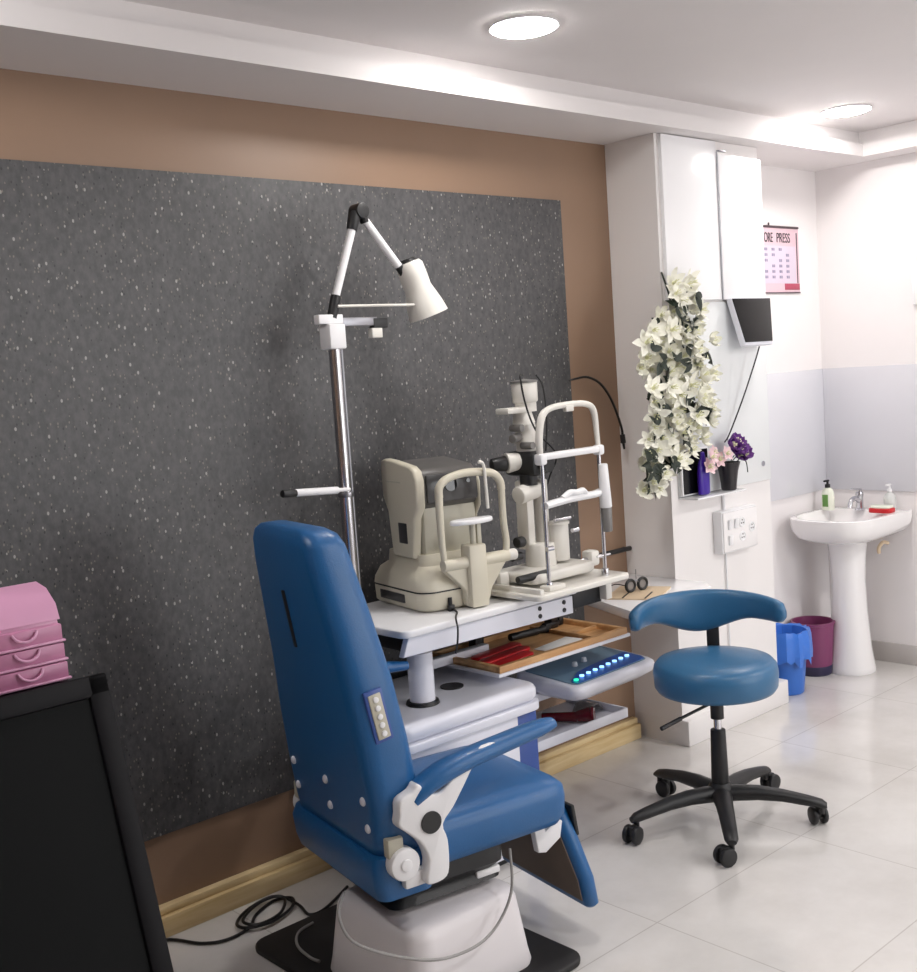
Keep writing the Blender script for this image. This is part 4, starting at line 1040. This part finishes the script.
# backrest: arc on the far side (direction 48 deg)
mid = 46; rb = .266
rings = []
for k in range(33):
    t_ = -1 + 2 * k / 32
    ang = R(mid + 73 * t_)
    zc = .672 + .010 * (1 - abs(t_)); top = .745 - .030 * abs(t_) ** 2.2; 
    bot = .572 + .075 * min(1, abs(t_) * 1.55) ** 1.6 + .0 if abs(t_) < .65 else .647 - .0 * (abs(t_) - .65)
    bot = .594 + .052 * (1 - math.cos(min(1, abs(t_) / .6) * PI)) / 2
    if abs(t_) > .93:
        f = (abs(t_) - .93) / .07; top -= .018 * f; bot += .018 * f
    th = .021 if abs(t_) < .95 else .021 * (1.0 - .5 * (abs(t_) - .95) / .05)
    ring_ = []
    hh = (top - bot) / 2; zm = (top + bot) / 2
    for q in range(16):
        tt = 2 * PI * q / 16
        cxx = math.copysign(abs(math.cos(tt)) ** .7, math.cos(tt)); szz = math.copysign(abs(math.sin(tt)) ** .7, math.sin(tt))
        rad_ = rb + th * cxx
        ring_.append(Vector((rad_ * math.cos(ang), rad_ * math.sin(ang), zm + hh * szz)))
    rings.append(ring_)
b = NB(); loft(b, rings); obj('backrest', b, M['blue_stool'], ST, ang=60)
c_, s_ = math.cos(R(mid - 10)), math.sin(R(mid - 10))
b = NB(); mr = RZ(mid - 10)
for (r0_, r1_, z0_, z1_) in ((.03, .278, .434, .446), (.258, .276, .434, .64)):
    box(b, ((r0_ + r1_) / 2 * c_, (r0_ + r1_) / 2 * s_, (z0_ + z1_) / 2), (r1_ - r0_, .044, z1_ - z0_), .005, mr)
obj('backrest_bar', b, M['blackplastic'], ST)

# ---------------------------------------------------------------- left: desk, board, pink drawers
t = thing('storage_desk', 'dark desk behind the leaning black board, carrying the pink drawers', 'desk', (.62, -.56, 0))
b = NB(); bxr(b, -.30, .318, -.16, .16, .955, .985, .003); obj('desk_top', b, M['desk'], t)
b = NB(); bxr(b, -.29, .308, -.15, .15, 0, .955, .003); obj('desk_body', b, M['desk'], t)
t = thing('leaning_board', 'large black framed board leaning at the lower left edge', 'board', (.680, -.752, 0))
al = math.atan2(.30, .985)
def lean(b):
    bmesh.ops.rotate(b, cent=(0, 0, 0), matrix=Matrix.Rotation(-al, 3, 'X'), verts=b.verts)
    bmesh.ops.translate(b, vec=(0, -.30, .008), verts=b.verts); return b
H = .985 / math.cos(al)
b = NB()
W2 = .305
bxr(b, -W2, W2, -.034, 0, H - .045, H, .006); bxr(b, -W2, W2, -.034, 0, 0, .045, .006); bxr(b, W2 - .045, W2, -.034, 0, .0, H, .006); bxr(b, -W2, -W2 + .045, -.034, 0, 0, H, .006)
lean(b); obj('frame', b, M['boardframe'], t)
b = NB(); bxr(b, -W2 + .04, W2 - .04, -.026, -.012, .04, H - .04); lean(b); obj('board_face', b, M['boardface'], t)

P = thing('drawer_organiser', 'pink plastic mini drawer organiser with curved lid on the desk', 'drawers', (.855, -.61, .985), R(0))
b = NB()
prism(b, [(-.088, .002), (.075, .002), (.075, .188), (.03, .193), (-.02, .184), (-.060, .156), (-.075, .125), (-.082, .10)], -.085, .080, axis='x', r=.003)
obj('case', b, M['pink'], P)
b = NB(); prism(b, [(-.078, .127), (-.064, .159), (-.022, .188), (.03, .197), (.03, .193), (-.02, .184), (-.060, .156), (-.074, .126)], -.089, .084, axis='x'); obj('curved_lid', b, M['pink'], P)
for k, (z, yo) in enumerate(((.086, -.094), (.047, -.098), (.008, -.106))):
    b = NB(); bxr(b, -.082 + .002, .080, yo, -.05, z, z + .034, .003); d_ = obj('drawer', b, M['pinkd'], P)
    b = NB(); bxr(b, -.084, .084, yo - .006, yo + .006, z - .003, z + .002, .002); obj('drawer_lip', b, M['pink'], d_)
    b = NB(); tube(b, [(-.026, yo - .002, z + .030), (-.018, yo - .008, z + .018), (0, yo - .010, z + .012), (.018, yo - .008, z + .018), (.026, yo - .002, z + .030)], .003, n=8); obj('handle', b, M['pink'], d_)
t = thing('amber_bottle', 'small amber bottle at the left edge beside the pink drawers', 'bottle', (.735, -.665, .985))
b = NB(); lathe(b, [(.018, 0), (.020, .003), (.020, .045), (.010, .058), (.010, .065)], n=18); obj('glass', b, M['redbrown'], t)
b = NB(); lathe(b, [(.012, .062), (.012, .078), (.002, .08)], n=14); obj('cap', b, M['blackplastic'], t)

# ---------------------------------------------------------------- camera
cam = bpy.data.cameras.new('camera'); co = bpy.data.objects.new('camera', cam); COL.objects.link(co)
f_px, W_ = 1135.092, 917.0
cam.sensor_fit = 'HORIZONTAL'; cam.sensor_width = 36; cam.lens = f_px * 36 / W_; cam.clip_start = .05
ya, pi_, ro = R(42.08301432), R(5.74070214), R(-3.91600228)
fw = Vector((math.sin(ya) * math.cos(pi_), math.cos(ya) * math.cos(pi_), -math.sin(pi_)))
r0 = fw.cross(Vector((0, 0, 1))).normalized(); u0 = r0.cross(fw)
rt = r0 * math.cos(ro) + u0 * math.sin(ro); up = -r0 * math.sin(ro) + u0 * math.cos(ro)
mw = Matrix((rt, up, -fw)).transposed().to_4x4(); mw.translation = Vector((0, -3.0, 1.5696513))
co.matrix_world = mw
SC.camera = co
vs = SC.view_settings
vs.view_transform = 'Standard'; vs.look = 'None'; vs.gamma = 1; vs.exposure = 0.2
vs.use_curve_mapping = False
SC.cycles.max_bounces = 10; SC.cycles.diffuse_bounces = 6
